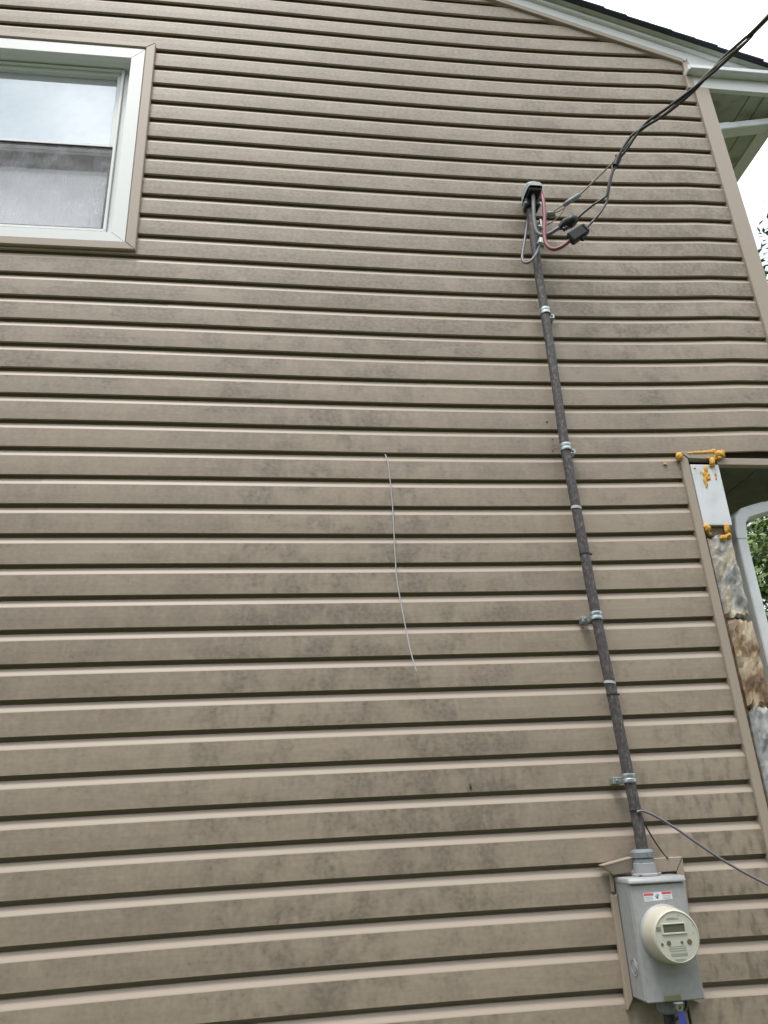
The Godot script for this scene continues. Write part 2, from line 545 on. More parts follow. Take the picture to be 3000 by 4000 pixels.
func add_board(n: int, spans: Array) -> void:  # spans: [x0, x1, lo, hi, proud]
	var sts := [S(), S()]
	for s in sts: s.set_smooth_group(-1)
	for s in spans: board_strip(sts, n, s[0], s[1], s[2], s[3], s[4])
	for s in spans:                            # closed board ends: the thickness of the sheet
		if s[4] > 0.0:
			for q in clip_prof(0.0, 0.11):
				var y := Y0 - n * P + sag(n, s[0])
				var a := Vector3(s[0], y + q[0].x, q[0].y)
				var b := Vector3(s[0], y + q[1].x, q[1].y)
				for k in [a, b, b + Vector3(0, 0, s[4]), a, b + Vector3(0, 0, s[4]), a + Vector3(0, 0, s[4])]:
					sts[0].set_uv(Vector2.ZERO)
					sts[0].add_vertex(k)
	sts[0].generate_normals()
	sts[1].generate_normals()
	var mesh := ArrayMesh.new()
	mesh = sts[0].commit(mesh)
	mesh = sts[1].commit(mesh)
	var o := MeshInstance3D.new()
	o.mesh = mesh
	o.set_surface_override_material(0, M.cove)
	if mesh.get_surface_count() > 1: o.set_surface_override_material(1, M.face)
	o.name = "siding_board"
	house.add_child(o, true)
	o.position = -ground_of(house)

func build_siding() -> void:
	var left := -4.5
	var wl := -0.70
	var wr := 0.378
	# lap joints: [course, x] ; the piece to the right lies on top
	var joints := {-3: 1.721, -2: 1.721, -5: 0.556, -4: 0.556, 2: 0.117, 3: 0.117}
	for n in range(-32, 22):
		var y := Y0 - n * P
		var right := 3.47 if n <= 0 else 2.862
		var top := y + 0.137
		if y > 5.6: right = 4.2
		if y + 0.0 >= 4.185 and top <= 5.60 + 0.1 and y + P <= 5.565 + 0.09 and y < 5.54 - 0.1:
			add_board(n, [[left, wl, -1.0, 1.0, 0.0]])
			add_board(n, [[wr, right, -1.0, 1.0, 0.0]])
			continue
		if y < 4.185 and top > 4.2:
			add_board(n, [[left, wl, -1.0, 1.0, 0.0], [wl, wr, -1.0, 4.186 - y, 0.0], [wr, right, -1.0, 1.0, 0.0]])
			continue
		if y < 5.56 and top > 5.56 and y > 5.4:
			add_board(n, [[left, wl, -1.0, 1.0, 0.0], [wl, wr, 5.563 - y, 1.0, 0.0], [wr, right, -1.0, 1.0, 0.0]])
			continue
		if joints.has(n):
			var j: float = joints[n]
			add_board(n, [[left, j + 0.03, -1.0, 1.0, 0.0]])
			add_board(n, [[j, right, -1.0, 1.0, 0.0013]])
		else:
			add_board(n, [[left, right, -1.0, 1.0, 0.0]])

# ---------------------------------------------------------------- house
func rake_bar(st: SurfaceTool, prof: Array, s0: float, s1: float, flip: bool) -> void:   # prof: [z, h] anticlockwise seen from the lower end
	var n := prof.size()
	var a := []
	var b := []
	for q in prof:
		var p0: Vector2 = RB + RT * s0 + RN * q[1]
		var p1: Vector2 = RB + RT * s1 + RN * q[1]
		# plumb cut at the ridge
		if s0 < -4.0: p0 = p0 + RT * ((RIDGE - p0.x) / RT.x)
		if flip:
			p0.x = 2.0 * RIDGE - p0.x
			p1.x = 2.0 * RIDGE - p1.x
		a.append(v3(p0, q[0]))
		b.append(v3(p1, q[0]))
	for i in n:
		var j := (i + 1) % n
		if flip: quad(st, a[i], a[j], b[j], b[i])
		else: quad(st, b[i], b[j], a[j], a[i])
	for i in range(1, n - 1):
		if flip:
			tri(st, b[0], b[i], b[i + 1]); tri(st, a[0], a[i + 1], a[i])
		else:
			tri(st, b[0], b[i + 1], b[i]); tri(st, a[0], a[i], a[i + 1])

func build_house() -> void:
	house = thing("house", "two storey house clad in tan dutch lap vinyl siding", "house", Vector3(-0.5, 0, -4))
	build_siding()
	var st: SurfaceTool
	# backing behind the boards, with the window opening left free
	st = S()
	var gable := func(x: float) -> float: return RB.y + 0.05 + (RB.x - x if x > RIDGE else x - (2.0 * RIDGE - RB.x)) * 0.3714
	var zb := -0.16
	var zf := -0.0300
	prism(st, [Vector2(-4.45, 0.3), Vector2(-0.64, 0.3), Vector2(-0.64, gable.call(-0.64)), Vector2(-4.45, 5.6)], zb, zf)
	prism(st, [Vector2(-0.64, 0.3), Vector2(0.30, 0.3), Vector2(0.30, 4.24), Vector2(-0.64, 4.24)], zb, zf)
	prism(st, [Vector2(-0.64, 5.49), Vector2(0.30, 5.49), Vector2(0.30, gable.call(0.30)), Vector2(RIDGE, gable.call(RIDGE)), Vector2(-0.64, gable.call(-0.64))], zb, zf)
	prism(st, [Vector2(0.30, 0.3), Vector2(2.86, 0.3), Vector2(2.86, gable.call(2.86)), Vector2(0.30, gable.call(0.30))], zb, zf)
	prism(st, [Vector2(2.86, 3.13), Vector2(3.46, 3.13), Vector2(3.46, gable.call(3.46)), Vector2(2.86, gable.call(2.86))], zb, zf)
	part(house, "wall_sheathing", st, M.core)
	st = S(); box(st, Vector3(3.40, 3.10, -8.0), Vector3(3.545, 5.70, -0.17))
	part(house, "upper_side_wall", st, M.tan)
	st = S(); box(st, Vector3(2.80, 0.0, -8.0), Vector3(2.93, 3.09, -0.03))
	part(house, "lower_side_wall", st, M.mortar)
	st = S(); box(st, Vector3(-4.5, 0.0, -8.0), Vector3(-4.36, 5.7, -0.17))
	part(house, "far_side_wall", st, M.tan)
	st = S(); prism(st, [Vector2(-4.5, 0), Vector2(3.4, 0), Vector2(3.4, 5.7), Vector2(RIDGE, 7.2), Vector2(-4.5, 5.7)], -8.15, -8.01)
	part(house, "back_wall", st, M.tan)
	st = S(); box(st, Vector3(-4.52, -0.3, -0.15), Vector3(2.85, 0.47, -0.030))
	part(house, "foundation", st, M.concrete)

	# upper corner post, its top channel and the rake channel
	st = S(); cbox(st, Vector3(3.462, 3.125, -0.16), Vector3(3.552, 5.572, 0.016), 0.004)
	part(house, "corner_post", st, M.tan)
	st = S(); prism(st, [Vector2(3.424, 5.560), Vector2(3.4665, 5.560), Vector2(3.4725, 5.796), Vector2(3.434, 5.775)], -0.02, 0.015, 0.002)
	part(house, "channel_trim", st, M.tan)
	for fl in [false, true]:
		st = S(); rake_bar(st, [[-0.02, 0.0], [-0.02, 0.0345], [0.013, 0.0345], [0.015, 0.032], [0.015, 0.002], [0.012, 0.0]], -4.2, 0.0, fl)
		part(house, "channel_trim", st, M.tan)
		st = S(); rake_bar(st, [[-0.02, 0.0355], [-0.02, 0.120], [0.006, 0.120], [0.006, 0.0355]], -4.2, 0.02, fl)
		part(house, "frieze_board", st, M.white)
		st = S(); rake_bar(st, [[-0.02, 0.1100], [-0.02, 0.132], [0.022, 0.132], [0.0245, 0.130], [0.0245, 0.1112], [0.023, 0.1100]], -4.2, 0.53, fl)
		part(house, "rake_moulding", st, M.white)
		st = S(); rake_bar(st, [[-0.02, 0.1345], [-0.02, 0.1465], [0.047, 0.1465], [0.049, 0.1440], [0.046, 0.1420], [0.038, 0.1395], [0.028, 0.1365], [0.018, 0.1345]], -4.2, 0.70, fl)
		part(house, "rake_fascia", st, M.soffit)
	st = S(); prism(st, [Vector2(3.474, 5.700), Vector2(3.965, 5.700), Vector2(3.474, 5.886)], -0.02, 0.0065)
	part(house, "frieze_board", st, M.white)
	# boxed eave return: panel, ledge with a lip
	st = S(); box(st, Vector3(3.469, 5.576, -0.02), Vector3(4.03, 5.669, 0.008))
	part(house, "eave_end_panel", st, M.white)
	st = S()
	prism(st, [Vector2(3.440, 5.670), Vector2(4.02, 5.673), Vector2(3.99, 5.704), Vector2(3.440, 5.701)], -0.02, 0.060, 0.003)
	part(house, "eave_ledge", st, M.alum)
	st = S(); cbox(st, Vector3(3.428, 5.664, 0.0), Vector3(3.441, 5.704, 0.055), 0.003)
	part(house, "ledge_end_cap", st, M.white)
	# eave soffit in panels, fascia, gutter
	for k in 10:
		var z1 := -0.022 - k * 0.6
		for s in [[3.555, 3.832], [3.839, 3.925], [3.932, 4.03]]:
			st = S(); box(st, Vector3(s[0], 5.577, z1 - 0.596), Vector3(s[1], 5.587, z1))
			part(house, "soffit_panel", st, M.soffit)
	st = S(); box(st, Vector3(4.032, 5.566, -6.1), Vector3(4.05, 5.702, 0.006))
	part(house, "fascia_board", st, M.white)
	# lower ceiling of the overhanging storey
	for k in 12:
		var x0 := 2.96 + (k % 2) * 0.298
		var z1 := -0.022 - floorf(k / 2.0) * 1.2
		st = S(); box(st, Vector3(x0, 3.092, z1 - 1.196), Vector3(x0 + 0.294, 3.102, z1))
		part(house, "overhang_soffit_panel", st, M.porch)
	st = S(); cbox(st, Vector3(3.03, 3.086, -0.022), Vector3(3.54, 3.121, 0.012), 0.003)
	part(house, "channel_trim", st, M.tan)
	st = S(); box(st, Vector3(3.02, 3.121, -0.022), Vector3(3.47, 3.133, -0.012))
	part(house, "channel_trim", st, M.tan)
	# lower corner: upright channel, mitred head piece
	st = S(); prism(st, [Vector2(2.8535, 0.35), Vector2(2.891, 0.35), Vector2(2.891, 3.116), Vector2(2.8535, 3.150)], -0.024, 0.014, 0.003)
	part(house, "channel_trim", st, M.tan)
	st = S(); prism(st, [Vector2(2.8925, 3.117), Vector2(3.035, 3.112), Vector2(3.050, 3.146), Vector2(2.858, 3.151)], -0.022, 0.0155, 0.002)
	part(house, "channel_trim", st, M.tan)
	st = S(); prism(st, [Vector2(2.897, 2.793), Vector2(3.030, 2.792), Vector2(3.033, 3.088), Vector2(2.897, 3.088)], -0.03, 0.010, 0.0015)
	var pl := part(house, "flashing_panel", st, M.alum)
	pl.set_meta("label", "smooth white metal panel smeared with yellow foam")
	# ragged stone at the corner below the panel
	var nz := FastNoiseLite.new()
	nz.seed = 3
	nz.frequency = 0.06
	var nzs := FastNoiseLite.new()
	nzs.seed = 4
	nzs.frequency = 0.034
	nzs.fractal_octaves = 3
	st = S(); box(st, Vector3(2.8925, 2.745, -0.10), Vector3(3.008, 2.792, -0.006))
	part(house, "mortar_bed", st, M.mortar)
	st = S(); box(st, Vector3(2.8925, 0.0, -0.30), Vector3(2.998, 2.745, -0.016))
	part(house, "mortar_bed", st, M.mortar)
	var y := 2.742
	var stones := [[0.372, "stone_pale", 2.906, 3.018], [0.365, "stone_rust", 2.914, 3.022], [0.44, "stone_grey", 2.912, 3.026], [0.34, "stone_pale", 2.91, 3.02], [0.40, "stone_rust", 2.91, 3.022], [0.42, "stone_grey", 2.91, 3.024]]
	for s in stones:
		st = S()
		var hh: float = s[0]
		lump(st, Vector3((s[2] + s[3]) * 0.5, y - hh * 0.5 + 0.006, -0.10), Vector3((s[3] - s[2]) * 0.5, hh * 0.5 - 0.004, 0.106), 0.12, nzs, 30, 34, 0.96, false)
		part(house, "stone", st, M[s[1]])
		y -= hh
	# roof: decking and shingle courses, each a piece
	var roof := Node3D.new()
	roof.name = "roof"
	house.add_child(roof)
	roof.position = Vector3(0, 6, 0)
	for fl in [false, true]:
		st = S()
		rake_bar(st, [[-8.2, 0.130], [-8.2, 0.1475], [0.048, 0.1475], [0.048, 0.1468], [-0.021, 0.1468], [-0.021, 0.130]], -4.3, 0.68, fl)
		part(roof, "decking", st, M.core)
		for k in 36:
			var s1 := 0.74 - k * 0.143
			var s0 := s1 - 0.20
			if s1 < -4.0: break
			if s0 < -4.1: s0 = -4.1
			st = S()
			var z := 0.075 + rng.randf_range(-0.006, 0.006)
			var a := []
			for q in [[s0, 0.1480], [s1, 0.1500], [s1, 0.1620], [s0, 0.1550]]:
				var p: Vector2 = RB + RT * q[0] + RN * q[1]
				if fl: p.x = 2.0 * RIDGE - p.x
				a.append(p)
			if fl: a.reverse()
			prism(st, a, -8.3, z)
			part(roof, "shingle_course", st, M.shingle)

func build_window() -> void:
	var win := Node3D.new()
	win.name = "window"
	house.add_child(win)
	win.position = Vector3(-0.16, 4.8, 0) - house.position
	win.set_meta("label", "white framed double hung window with insect screen below")
	var ring := func(called: String, o: Rect2, i: Rect2, z0: float, z1: float, bev: float, m: Material) -> void:
		var O := [o.position, Vector2(o.end.x, o.position.y), o.end, Vector2(o.position.x, o.end.y)]
		var I := [i.position, Vector2(i.end.x, i.position.y), i.end, Vector2(i.position.x, i.end.y)]
		for k in 4:
			var j := (k + 1) % 4
			var st := S()
			prism(st, [O[k], O[j], I[j], I[k]], z0, z1, bev)
			part(win, called, st, m)
	var R := func(x0: float, y0: float, x1: float, y1: float) -> Rect2: return Rect2(x0, y0, x1 - x0, y1 - y0)
	ring.call("channel_trim", R.call(-0.722, 4.166, 0.394, 5.572), R.call(-0.674, 4.208, 0.3475, 5.534), -0.022, 0.017, 0.003, M.tan)
	ring.call("casing", R.call(-0.670, 4.2095, 0.3445, 5.5225), R.call(-0.603, 4.266, 0.277, 5.4475), -0.022, 0.0125, 0.002, M.white)
	ring.call("jamb", R.call(-0.63, 4.245, 0.298, 5.478), R.call(-0.603, 4.266, 0.277, 5.4475), -0.16, -0.0225, 0.0, M.white)
	ring.call("frame", R.call(-0.602, 4.267, 0.276, 5.4465), R.call(-0.560, 4.330, 0.234, 5.436), -0.13, -0.070, 0.003, M.white)
	ring.call("track", R.call(-0.559, 4.331, 0.233, 5.4355), R.call(-0.545, 4.345, 0.2195, 5.4345), -0.13, -0.054, 0.002, M.white)
	# upper sash
	ring.call("sash", R.call(-0.544, 4.880, 0.2185, 5.434), R.call(-0.521, 4.914, 0.196, 5.410), -0.098, -0.072, 0.003, M.white)
	# lower sash set further in, its dark colour standing for shade; screen frame in front
	ring.call("sash", R.call(-0.543, 4.33, 0.2180, 4.878), R.call(-0.515, 4.38, 0.190, 4.80), -0.150, -0.120, 0.002, M.shaded_rail)
	ring.call("screen_frame", R.call(-0.5445, 4.3455, 0.2190, 4.8795), R.call(-0.541, 4.349, 0.2165, 4.876), -0.075, -0.056, 0.0, M.black)
	var st := S(); quad(st, Vector3(-0.521, 4.914, -0.078), Vector3(0.196, 4.914, -0.078), Vector3(0.196, 5.410, -0.078), Vector3(-0.521, 5.410, -0.078))
	part(win, "pane", st, M.coated)
	st = S(); box(st, Vector3(-0.515, 4.38, -0.137), Vector3(0.190, 4.80, -0.134))
	part(win, "pane", st, M.glass)
	st = S(); quad(st, Vector3(-0.541, 4.349, -0.062), Vector3(0.2165, 4.349, -0.062), Vector3(0.2165, 4.876, -0.062), Vector3(-0.541, 4.876, -0.062))
	part(win, "insect_screen", st, M.screen)
	# blinds behind the panes, the upper one added to brighten the glass; dark room behind
	st = S(); box(st, Vector3(-0.54, 4.87, -0.1095), Vector3(0.215, 5.425, -0.0995))
	part(win, "blind", st, M.added_blind)
	st = S(); box(st, Vector3(-0.57, 4.30, -0.162), Vector3(0.245, 4.90, -0.156))
	part(win, "blind", st, M.blind_low)
	# the room behind: painted walls, floor and ceiling
	for q in [[-2.4, 3.1, -3.1, 2.2, 5.7, -3.0], [-2.5, 3.1, -3.0, -2.4, 5.7, -0.17], [2.2, 3.1, -3.0, 2.3, 5.7, -0.17], [-2.4, 5.6, -3.0, 2.2, 5.7, -0.17], [-2.4, 3.1, -3.0, 2.2, 3.2, -0.17]]:
		st = S(); box(st, Vector3(q[0], q[1], q[2]), Vector3(q[3], q[4], q[5]))
		part(house, "room_wall", st, M.plaster)

# ---------------------------------------------------------------- rainwater pipe
func build_downspout() -> void:
	var t := thing("downspout", "white metal downspout stepping from the eave down beside the stone", "downspout", Vector3(3.1, 0, -0.07))
	var path := [Vector2(4.11, 5.60), Vector2(4.105, 5.54), Vector2(4.07, 5.513), Vector2(4.00, 5.493), Vector2(3.66, 5.414), Vector2(3.61, 5.395), Vector2(3.578, 5.35), Vector2(3.574, 5.25),
		Vector2(3.574, 3.13), Vector2(3.57, 3.05), Vector2(3.54, 3.003), Vector2(3.48, 2.980), Vector2(3.24, 2.917), Vector2(3.185, 2.900), Vector2(3.155, 2.868), Vector2(3.144, 2.81), Vector2(3.141, 2.72), Vector2(3.139, 0.55), Vector2(3.15, 0.35), Vector2(3.35, 0.15)]
	var zc := -0.145
	sweep(t, "pipe", path, 0.0, zc)
	sweep(t, "elbow", path.slice(1, 4), 0.0022, zc)
	sweep(t, "elbow", [Vector2(3.725, 5.429), Vector2(3.66, 5.414), Vector2(3.61, 5.395), Vector2(3.578, 5.35), Vector2(3.574, 5.25)], 0.0022, zc)
	sweep(t, "elbow", [Vector2(3.574, 3.10), Vector2(3.57, 3.05), Vector2(3.54, 3.003), Vector2(3.48, 2.980)], 0.0022, zc)
	sweep(t, "elbow", [Vector2(3.300, 2.933), Vector2(3.24, 2.917), Vector2(3.185, 2.900), Vector2(3.155, 2.868), Vector2(3.144, 2.81), Vector2(3.142, 2.775)], 0.0022, zc)
	var g := thing("gutter", "white metal gutter along the edge of the eave", "gutter", Vector3(4.1, 5.6, -3))
	var st := S()
	for q in [[Vector2(4.052, 5.585), Vector2(4.055, 5.588), Vector2(4.055, 5.69), Vector2(4.052, 5.69)], [Vector2(4.055, 5.585), Vector2(4.13, 5.585), Vector2(4.13, 5.588), Vector2(4.055, 5.588)], [Vector2(4.13, 5.585), Vector2(4.165, 5.66), Vector2(4.165, 5.69), Vector2(4.127, 5.588)]]:
		prism(st, q, -6.0, 0.03)
	part(g, "trough", st, M.alum)
	st = S(); prism(st, [Vector2(4.055, 5.5885), Vector2(4.129, 5.5885), Vector2(4.163, 5.66), Vector2(4.163, 5.689), Vector2(4.0555, 5.689)], 0.024, 0.0295)
	part(g, "end_cap", st, M.alum)

# rectangular pipe, its wide sides ribbed, along a path in a plane of constant z
func sweep(t: Node3D, called: String, path: Array, grow: float, zc: float) -> void:
	var prof := []                        # [across, z]
	var hw := 0.025 + grow
	var hz := 0.0375 + grow
	var b := 0.005
	for k in 9:                           # right side from front to back
		var z := hz - b - (2.0 * (hz - b)) * k / 8.0
		prof.append([hw - (0.0018 if k % 2 == 1 else 0.0), z])
	prof.append([hw - b, -hz]); prof.append([-hw + b, -hz])
	for k in 9:
		var z := -hz + b + (2.0 * (hz - b)) * k / 8.0
		prof.append([-hw + (0.0018 if k % 2 == 1 else 0.0), z])
	prof.append([-hw + b, hz]); prof.append([hw - b, hz])
	var st := S()
	var n := path.size()
	var rings := []
	for i in n:
		var d0: Vector2 = (path[i] - path[maxi(i - 1, 0)]).normalized()
		var d1: Vector2 = (path[mini(i + 1, n - 1)] - path[i]).normalized()
		if i == 0: d0 = d1
		if i == n - 1: d1 = d0
		var m := (d0 + d1).normalized()
		var nn := Vector2(-m.y, m.x) / maxf(0.5, m.dot(d0))
		var r := []
		for q in prof:
			var p: Vector2 = path[i] + nn * q[0]
			r.append(Vector3(p.x, p.y, zc + q[1]))
		rings.append(r)
	for i in n - 1:
		for k in prof.size():
			var j := (k + 1) % prof.size()
			quad(st, rings[i][k], rings[i + 1][k], rings[i + 1][j], rings[i][j])
	part(t, called, st, M.alum)

# ---------------------------------------------------------------- electric service
func build_service() -> void:
	var st: SurfaceTool
	# conduit
	var c := thing("conduit", "weathered dark grey metal conduit strapped upright to the siding", "conduit", W(2500, 3330, 0.06))
	var axis := WW([[2067, 765, 0.06], [2078, 870, 0.06], [2100, 1040, 0.06], [2127, 1215, 0.06], [2168, 1480, 0.06], [2208, 1750, 0.06], [2266, 2065, 0.06], [2328, 2402, 0.06], [2389, 2700, 0.06], [2451, 3010, 0.06], [2488, 3195, 0.06], [2513, 3340, 0.06]])
	st = S(); tube(st, smooth_path(axis, 10), 0.0205, 18, 0.012)
	part(c, "pipe", st, M.conduit)
	# straps [u, v, side]
	for q in [[2130, 1219, 1.0], [2210, 1749, 1.0], [2329, 2407, -1.0], [2457, 3040, -1.0]]:
		var p := W(q[0], q[1], 0.06)
		st = S()
		lathe(st, [[0.0215, -0.016], [0.0255, -0.016], [0.0262, -0.011], [0.0255, -0.003], [0.0240, -0.001], [0.0240, 0.001], [0.0255, 0.003], [0.0262, 0.011], [0.0255, 0.016], [0.0215, 0.016]], p, Vector3(0.03, 1, 0).normalized(), 20)
		var sd: float = q[2]
		var x0 := minf(p.x + sd * 0.018, p.x + sd * 0.052)
		var x1 := maxf(p.x + sd * 0.018, p.x + sd * 0.052)
		cbox(st, Vector3(x0, p.y - 0.017, 0.001), Vector3(x1, p.y + 0.007, 0.040), 0.002, Transform3D())
		var s := part(c, "strap", st, M.zinc)
		st = S(); lathe(st, [[0.0, 0.0050], [0.004, 0.0046], [0.0065, 0.0015], [0.0068, 0.0]], Vector3(p.x + sd * 0.038, p.y - 0.005, 0.0402), Vector3.BACK, 10)
		part(s, "screw", st, M.hubgrey)
	for q in [[2251, 1986], [2382, 2667]]:
		st = S(); tube(st, [W(q[0], q[1] - 5, 0.06), W(q[0], q[1] + 5, 0.06)], 0.0222, 16)
		part(c, "tape_band", st, M.wire_white)
	for q in [[2285, 2166], [2392, 2714], [2482, 3166]]:
		st = S(); tube(st, [W(q[0] - 0.6, q[1] - 3, 0.06), W(q[0] + 0.6, q[1] + 3, 0.06)], 0.0222, 14)
		var pz: Vector3 = W(q[0] + 22, q[1] - 1, 0.06)
		cbox(st, pz - Vector3(0.008, 0.003, 0.004), pz + Vector3(0.006, 0.004, 0.004), 0.001)
		part(c, "zip_tie", st, M.black)

	# weatherhead
	var wh := thing("weatherhead", "grey service weatherhead capping the top of the conduit", "weatherhead", W(2067, 770, 0.06))
	st = S()
	var xl := 2.286
	var xr := 2.364
	# sections from the wall to the lip: [z, x inset, y low, y high]
	var secs := [[0.015, 0.010, 4.565, 4.640], [0.05, 0.000, 4.562, 4.648], [0.09, -0.002, 4.563, 4.640], [0.125, 0.0, 4.565, 4.620], [0.148, 0.004, 4.566, 4.600], [0.154, 0.010, 4.568, 4.592]]
	var loops := []
	for s in secs:
		var a: float = xl + s[1]
		var b: float = xr - s[1]
		var lo: float = s[2]
		var hi: float = s[3]
		loops.append([Vector3(a, lo, s[0]), Vector3(b, lo, s[0]), Vector3(b, lerpf(lo, hi, 0.6), s[0]), Vector3(b - 0.012, hi - 0.004, s[0]), Vector3(lerpf(a, b, 0.5), hi, s[0]), Vector3(a + 0.012, hi - 0.004, s[0]), Vector3(a, lerpf(lo, hi, 0.6), s[0])])
	for i in loops.size() - 1:
		for k in 7:
			var j := (k + 1) % 7
			if k == 0: continue
			quad(st, loops[i][k], loops[i][j], loops[i + 1][j], loops[i + 1][k])
	for k in range(1, 6):
		tri(st, loops[5][0], loops[5][k], loops[5][k + 1])
		tri(st, loops[0][0], loops[0][k + 1], loops[0][k])
	part(wh, "hood", st, M.headgrey)
	st = S(); cbox(st, Vector3(xl + 0.006, 4.548, 0.02), Vector3(xr - 0.006, 4.572, 0.143), 0.004)
	part(wh, "wire_plate", st, M.black)
	st = S(); cbox(st, Vector3(2.287, 4.500, 0.030), Vector3(2.360, 4.552, 0.092), 0.006)
	part(wh, "clamp", st, M.black)
	for sx in [2.283, 2.3615]:
		st = S(); lathe(st, [[0.0, 0.02], [0.006, 0.02], [0.006, -0.02], [0.0, -0.02]], Vector3(sx, 4.515, 0.075), Vector3.BACK, 8)
		lathe(st, [[0.0, 0.012], [0.009, 0.012], [0.009, 0.004], [0.0, 0.004]], Vector3(sx, 4.515, 0.075), Vector3.BACK, 6)
		part(wh, "bolt", st, M.zinc)

	# conductors out of the head
	var at := func(l: Array) -> Array: return smooth_path(WW(l), 6)
	st = S(); tube(st, at.call([[2080, 728, 0.10], [2083, 760, 0.112], [2084, 810, 0.12], [2086, 860, 0.122], [2092, 895, 0.125], [2103, 913, 0.13], [2122, 919, 0.14], [2148, 912, 0.155], [2172, 897, 0.17], [2198, 880, 0.18]]), 0.0095, 10)
	solo("service_wire", "thick grey wire looping from the weatherhead to the ragged splice", "wire", W(2122, 919, 0.14), st, M.grey_wire)
	st = S(); tube(st, at.call([[2104, 728, 0.11], [2113, 750, 0.125], [2122, 785, 0.14], [2127, 840, 0.15], [2126, 905, 0.155], [2130, 944, 0.16], [2144, 966, 0.17], [2164, 974, 0.18], [2190, 966, 0.19], [2212, 951, 0.20], [2228, 936, 0.205]]), 0.0095, 10)
	solo("service_wire", "thick red wire looping from the weatherhead to the block splice", "wire", W(2164, 974, 0.18), st, M.red_wire)
	st = S(); tube(st, at.call([[2066, 770, 0.03], [2062, 800, 0.03], [2063, 850, 0.032], [2056, 900, 0.04], [2048, 950, 0.055], [2042, 985, 0.065], [2040, 1010, 0.075], [2048, 1025, 0.085], [2062, 1026, 0.092], [2078, 1015, 0.095], [2092, 996, 0.095], [2101, 978, 0.09], [2108, 960, 0.085]]), 0.0068, 9, 0.05)
	solo("neutral_wire", "weathered bare wire looped round the conduit below the weatherhead", "wire", W(2048, 1025, 0.08), st, M.greycable)
	# splices
	var nz := FastNoiseLite.new()
	nz.seed = 9
	nz.frequency = 0.05
	var sp := thing("splice_connector", "ragged black taped splice on the grey wire", "connector", W(2215, 873, 0.185))
	st = S(); tube(st, WW([[2186, 889, 0.178], [2198, 881, 0.18], [2212, 873, 0.185], [2226, 866, 0.19], [2240, 859, 0.195], [2252, 855, 0.198]]), [0.013, 0.020, 0.026, 0.029, 0.027, 0.017], 9, 0.22)
	part(sp, "tape_wrap", st, M.black)
	for q in [[2204, 894], [2212, 889], [2222, 852], [2233, 880]]:
		st = S(); lump(st, W(q[0], q[1], 0.19), Vector3(0.010, 0.012, 0.008), 0.5, nz, 6, 8)
		part(sp, "tape_end", st, M.black)
	sp = thing("splice_connector", "smooth black block splice on the red wire", "connector", W(2253, 915, 0.21))
	var pa := W(2222, 938, 0.205)
	var pb := W(2284, 897, 0.225)
	var dx := (pb - pa).normalized()
	var dz := dx.cross(Vector3(0, 0, 1)).normalized()
	var bs := Basis(dx, -dz, dx.cross(-dz).normalized())
	st = S(); cbox(st, Vector3(-0.044, -0.029, -0.022), Vector3(0.044, 0.029, 0.022), 0.007, Transform3D(bs, (pa + pb) * 0.5))
	part(sp, "housing", st, M.black)
	st = S(); cbox(st, Vector3(0.044, -0.024, -0.018), Vector3(0.058, 0.026, 0.018), 0.004, Transform3D(bs, (pa + pb) * 0.5))
	cbox(st, Vector3(0.0, -0.042, -0.012), Vector3(0.030, -0.028, 0.012), 0.004, Transform3D(bs, (pa + pb) * 0.5))
	part(sp, "end_cap", st, M.black)

	# overhead cable
	var dr := thing("overhead_cable", "twisted black overhead cable running up from the splices past the roof", "cable", W(2410, 620, 0.30))
	var bundle := WW([[2402, 645, 0.29], [2412, 622, 0.30], [2440, 582, 0.325], [2478, 527, 0.36], [2522, 487, 0.40], [2600, 436, 0.475], [2700, 357, 0.575], [2762, 298, 0.64], [2830, 232, 0.71], [2920, 148, 0.81], [3000, 62, 0.90]])
	var dir: Vector3 = (bundle[10] - bundle[8]).normalized()
	for k in 12:
		bundle.append(bundle[10 + k] + (dir + Vector3(0, -0.010 * k, 0)).normalized() * 0.8)
	var mid: Array = smooth_path(bundle, 6)
	var legs := [WW([[2252, 855, 0.198], [2285, 826, 0.215], [2318, 800, 0.235], [2345, 783, 0.25], [2369, 762, 0.26], [2378, 722, 0.27], [2388, 680, 0.28]]),
		WW([[2285, 896, 0.228], [2312, 868, 0.235], [2340, 837, 0.245], [2358, 810, 0.25], [2372, 784, 0.255], [2377, 752, 0.262], [2383, 715, 0.272], [2393, 676, 0.282]])]
	for s in 2:
		var line: Array = smooth_path(legs[s], 5)
		for i in mid.size():
			var ph := i * 0.17 + s * PI
			line.append(mid[i] + Vector3(cos(ph) * 0.0105, sin(ph) * 0.0105, 0.008 * sin(ph + 1.0)))
		var rr := []
		for i in line.size(): rr.append(0.0058 + 0.0014 * clampf((i - 30) / 30.0, 0.0, 1.0))
		st = S(); tube(st, line, rr, 8)
		part(dr, "insulated_wire", st, M.black_wire)
	var mess: Array = WW([[2262, 762, 0.16], [2300, 727, 0.19], [2350, 678, 0.235], [2396, 634, 0.285]])
	mess = smooth_path(mess, 5)
	for i in range(8, mid.size()):
		var ph := i * 0.17 + PI * 0.5
		mess.append(mid[i] + Vector3(cos(ph) * 0.010, sin(ph) * 0.010, -0.004))
	st = S(); tube(st, mess, 0.0042, 7)
	part(dr, "messenger_wire", st, M.bare)
	st = S(); tube(st, [W(2403, 648, 0.292), W(2417, 618, 0.305)], 0.0155, 10)
	cbox(st, W(2412, 612, 0.30) - Vector3(0.010, 0.006, 0.005), W(2412, 612, 0.30) + Vector3(0.006, 0.012, 0.005), 0.002)
	part(dr, "tape_wrap", st, M.black)
	# wedge clamp and the eye it hangs on
	var wc := thing("wedge_clamp", "grey metal wedge clamp holding the overhead cable to the wall", "clamp", W(2232, 785, 0.15))
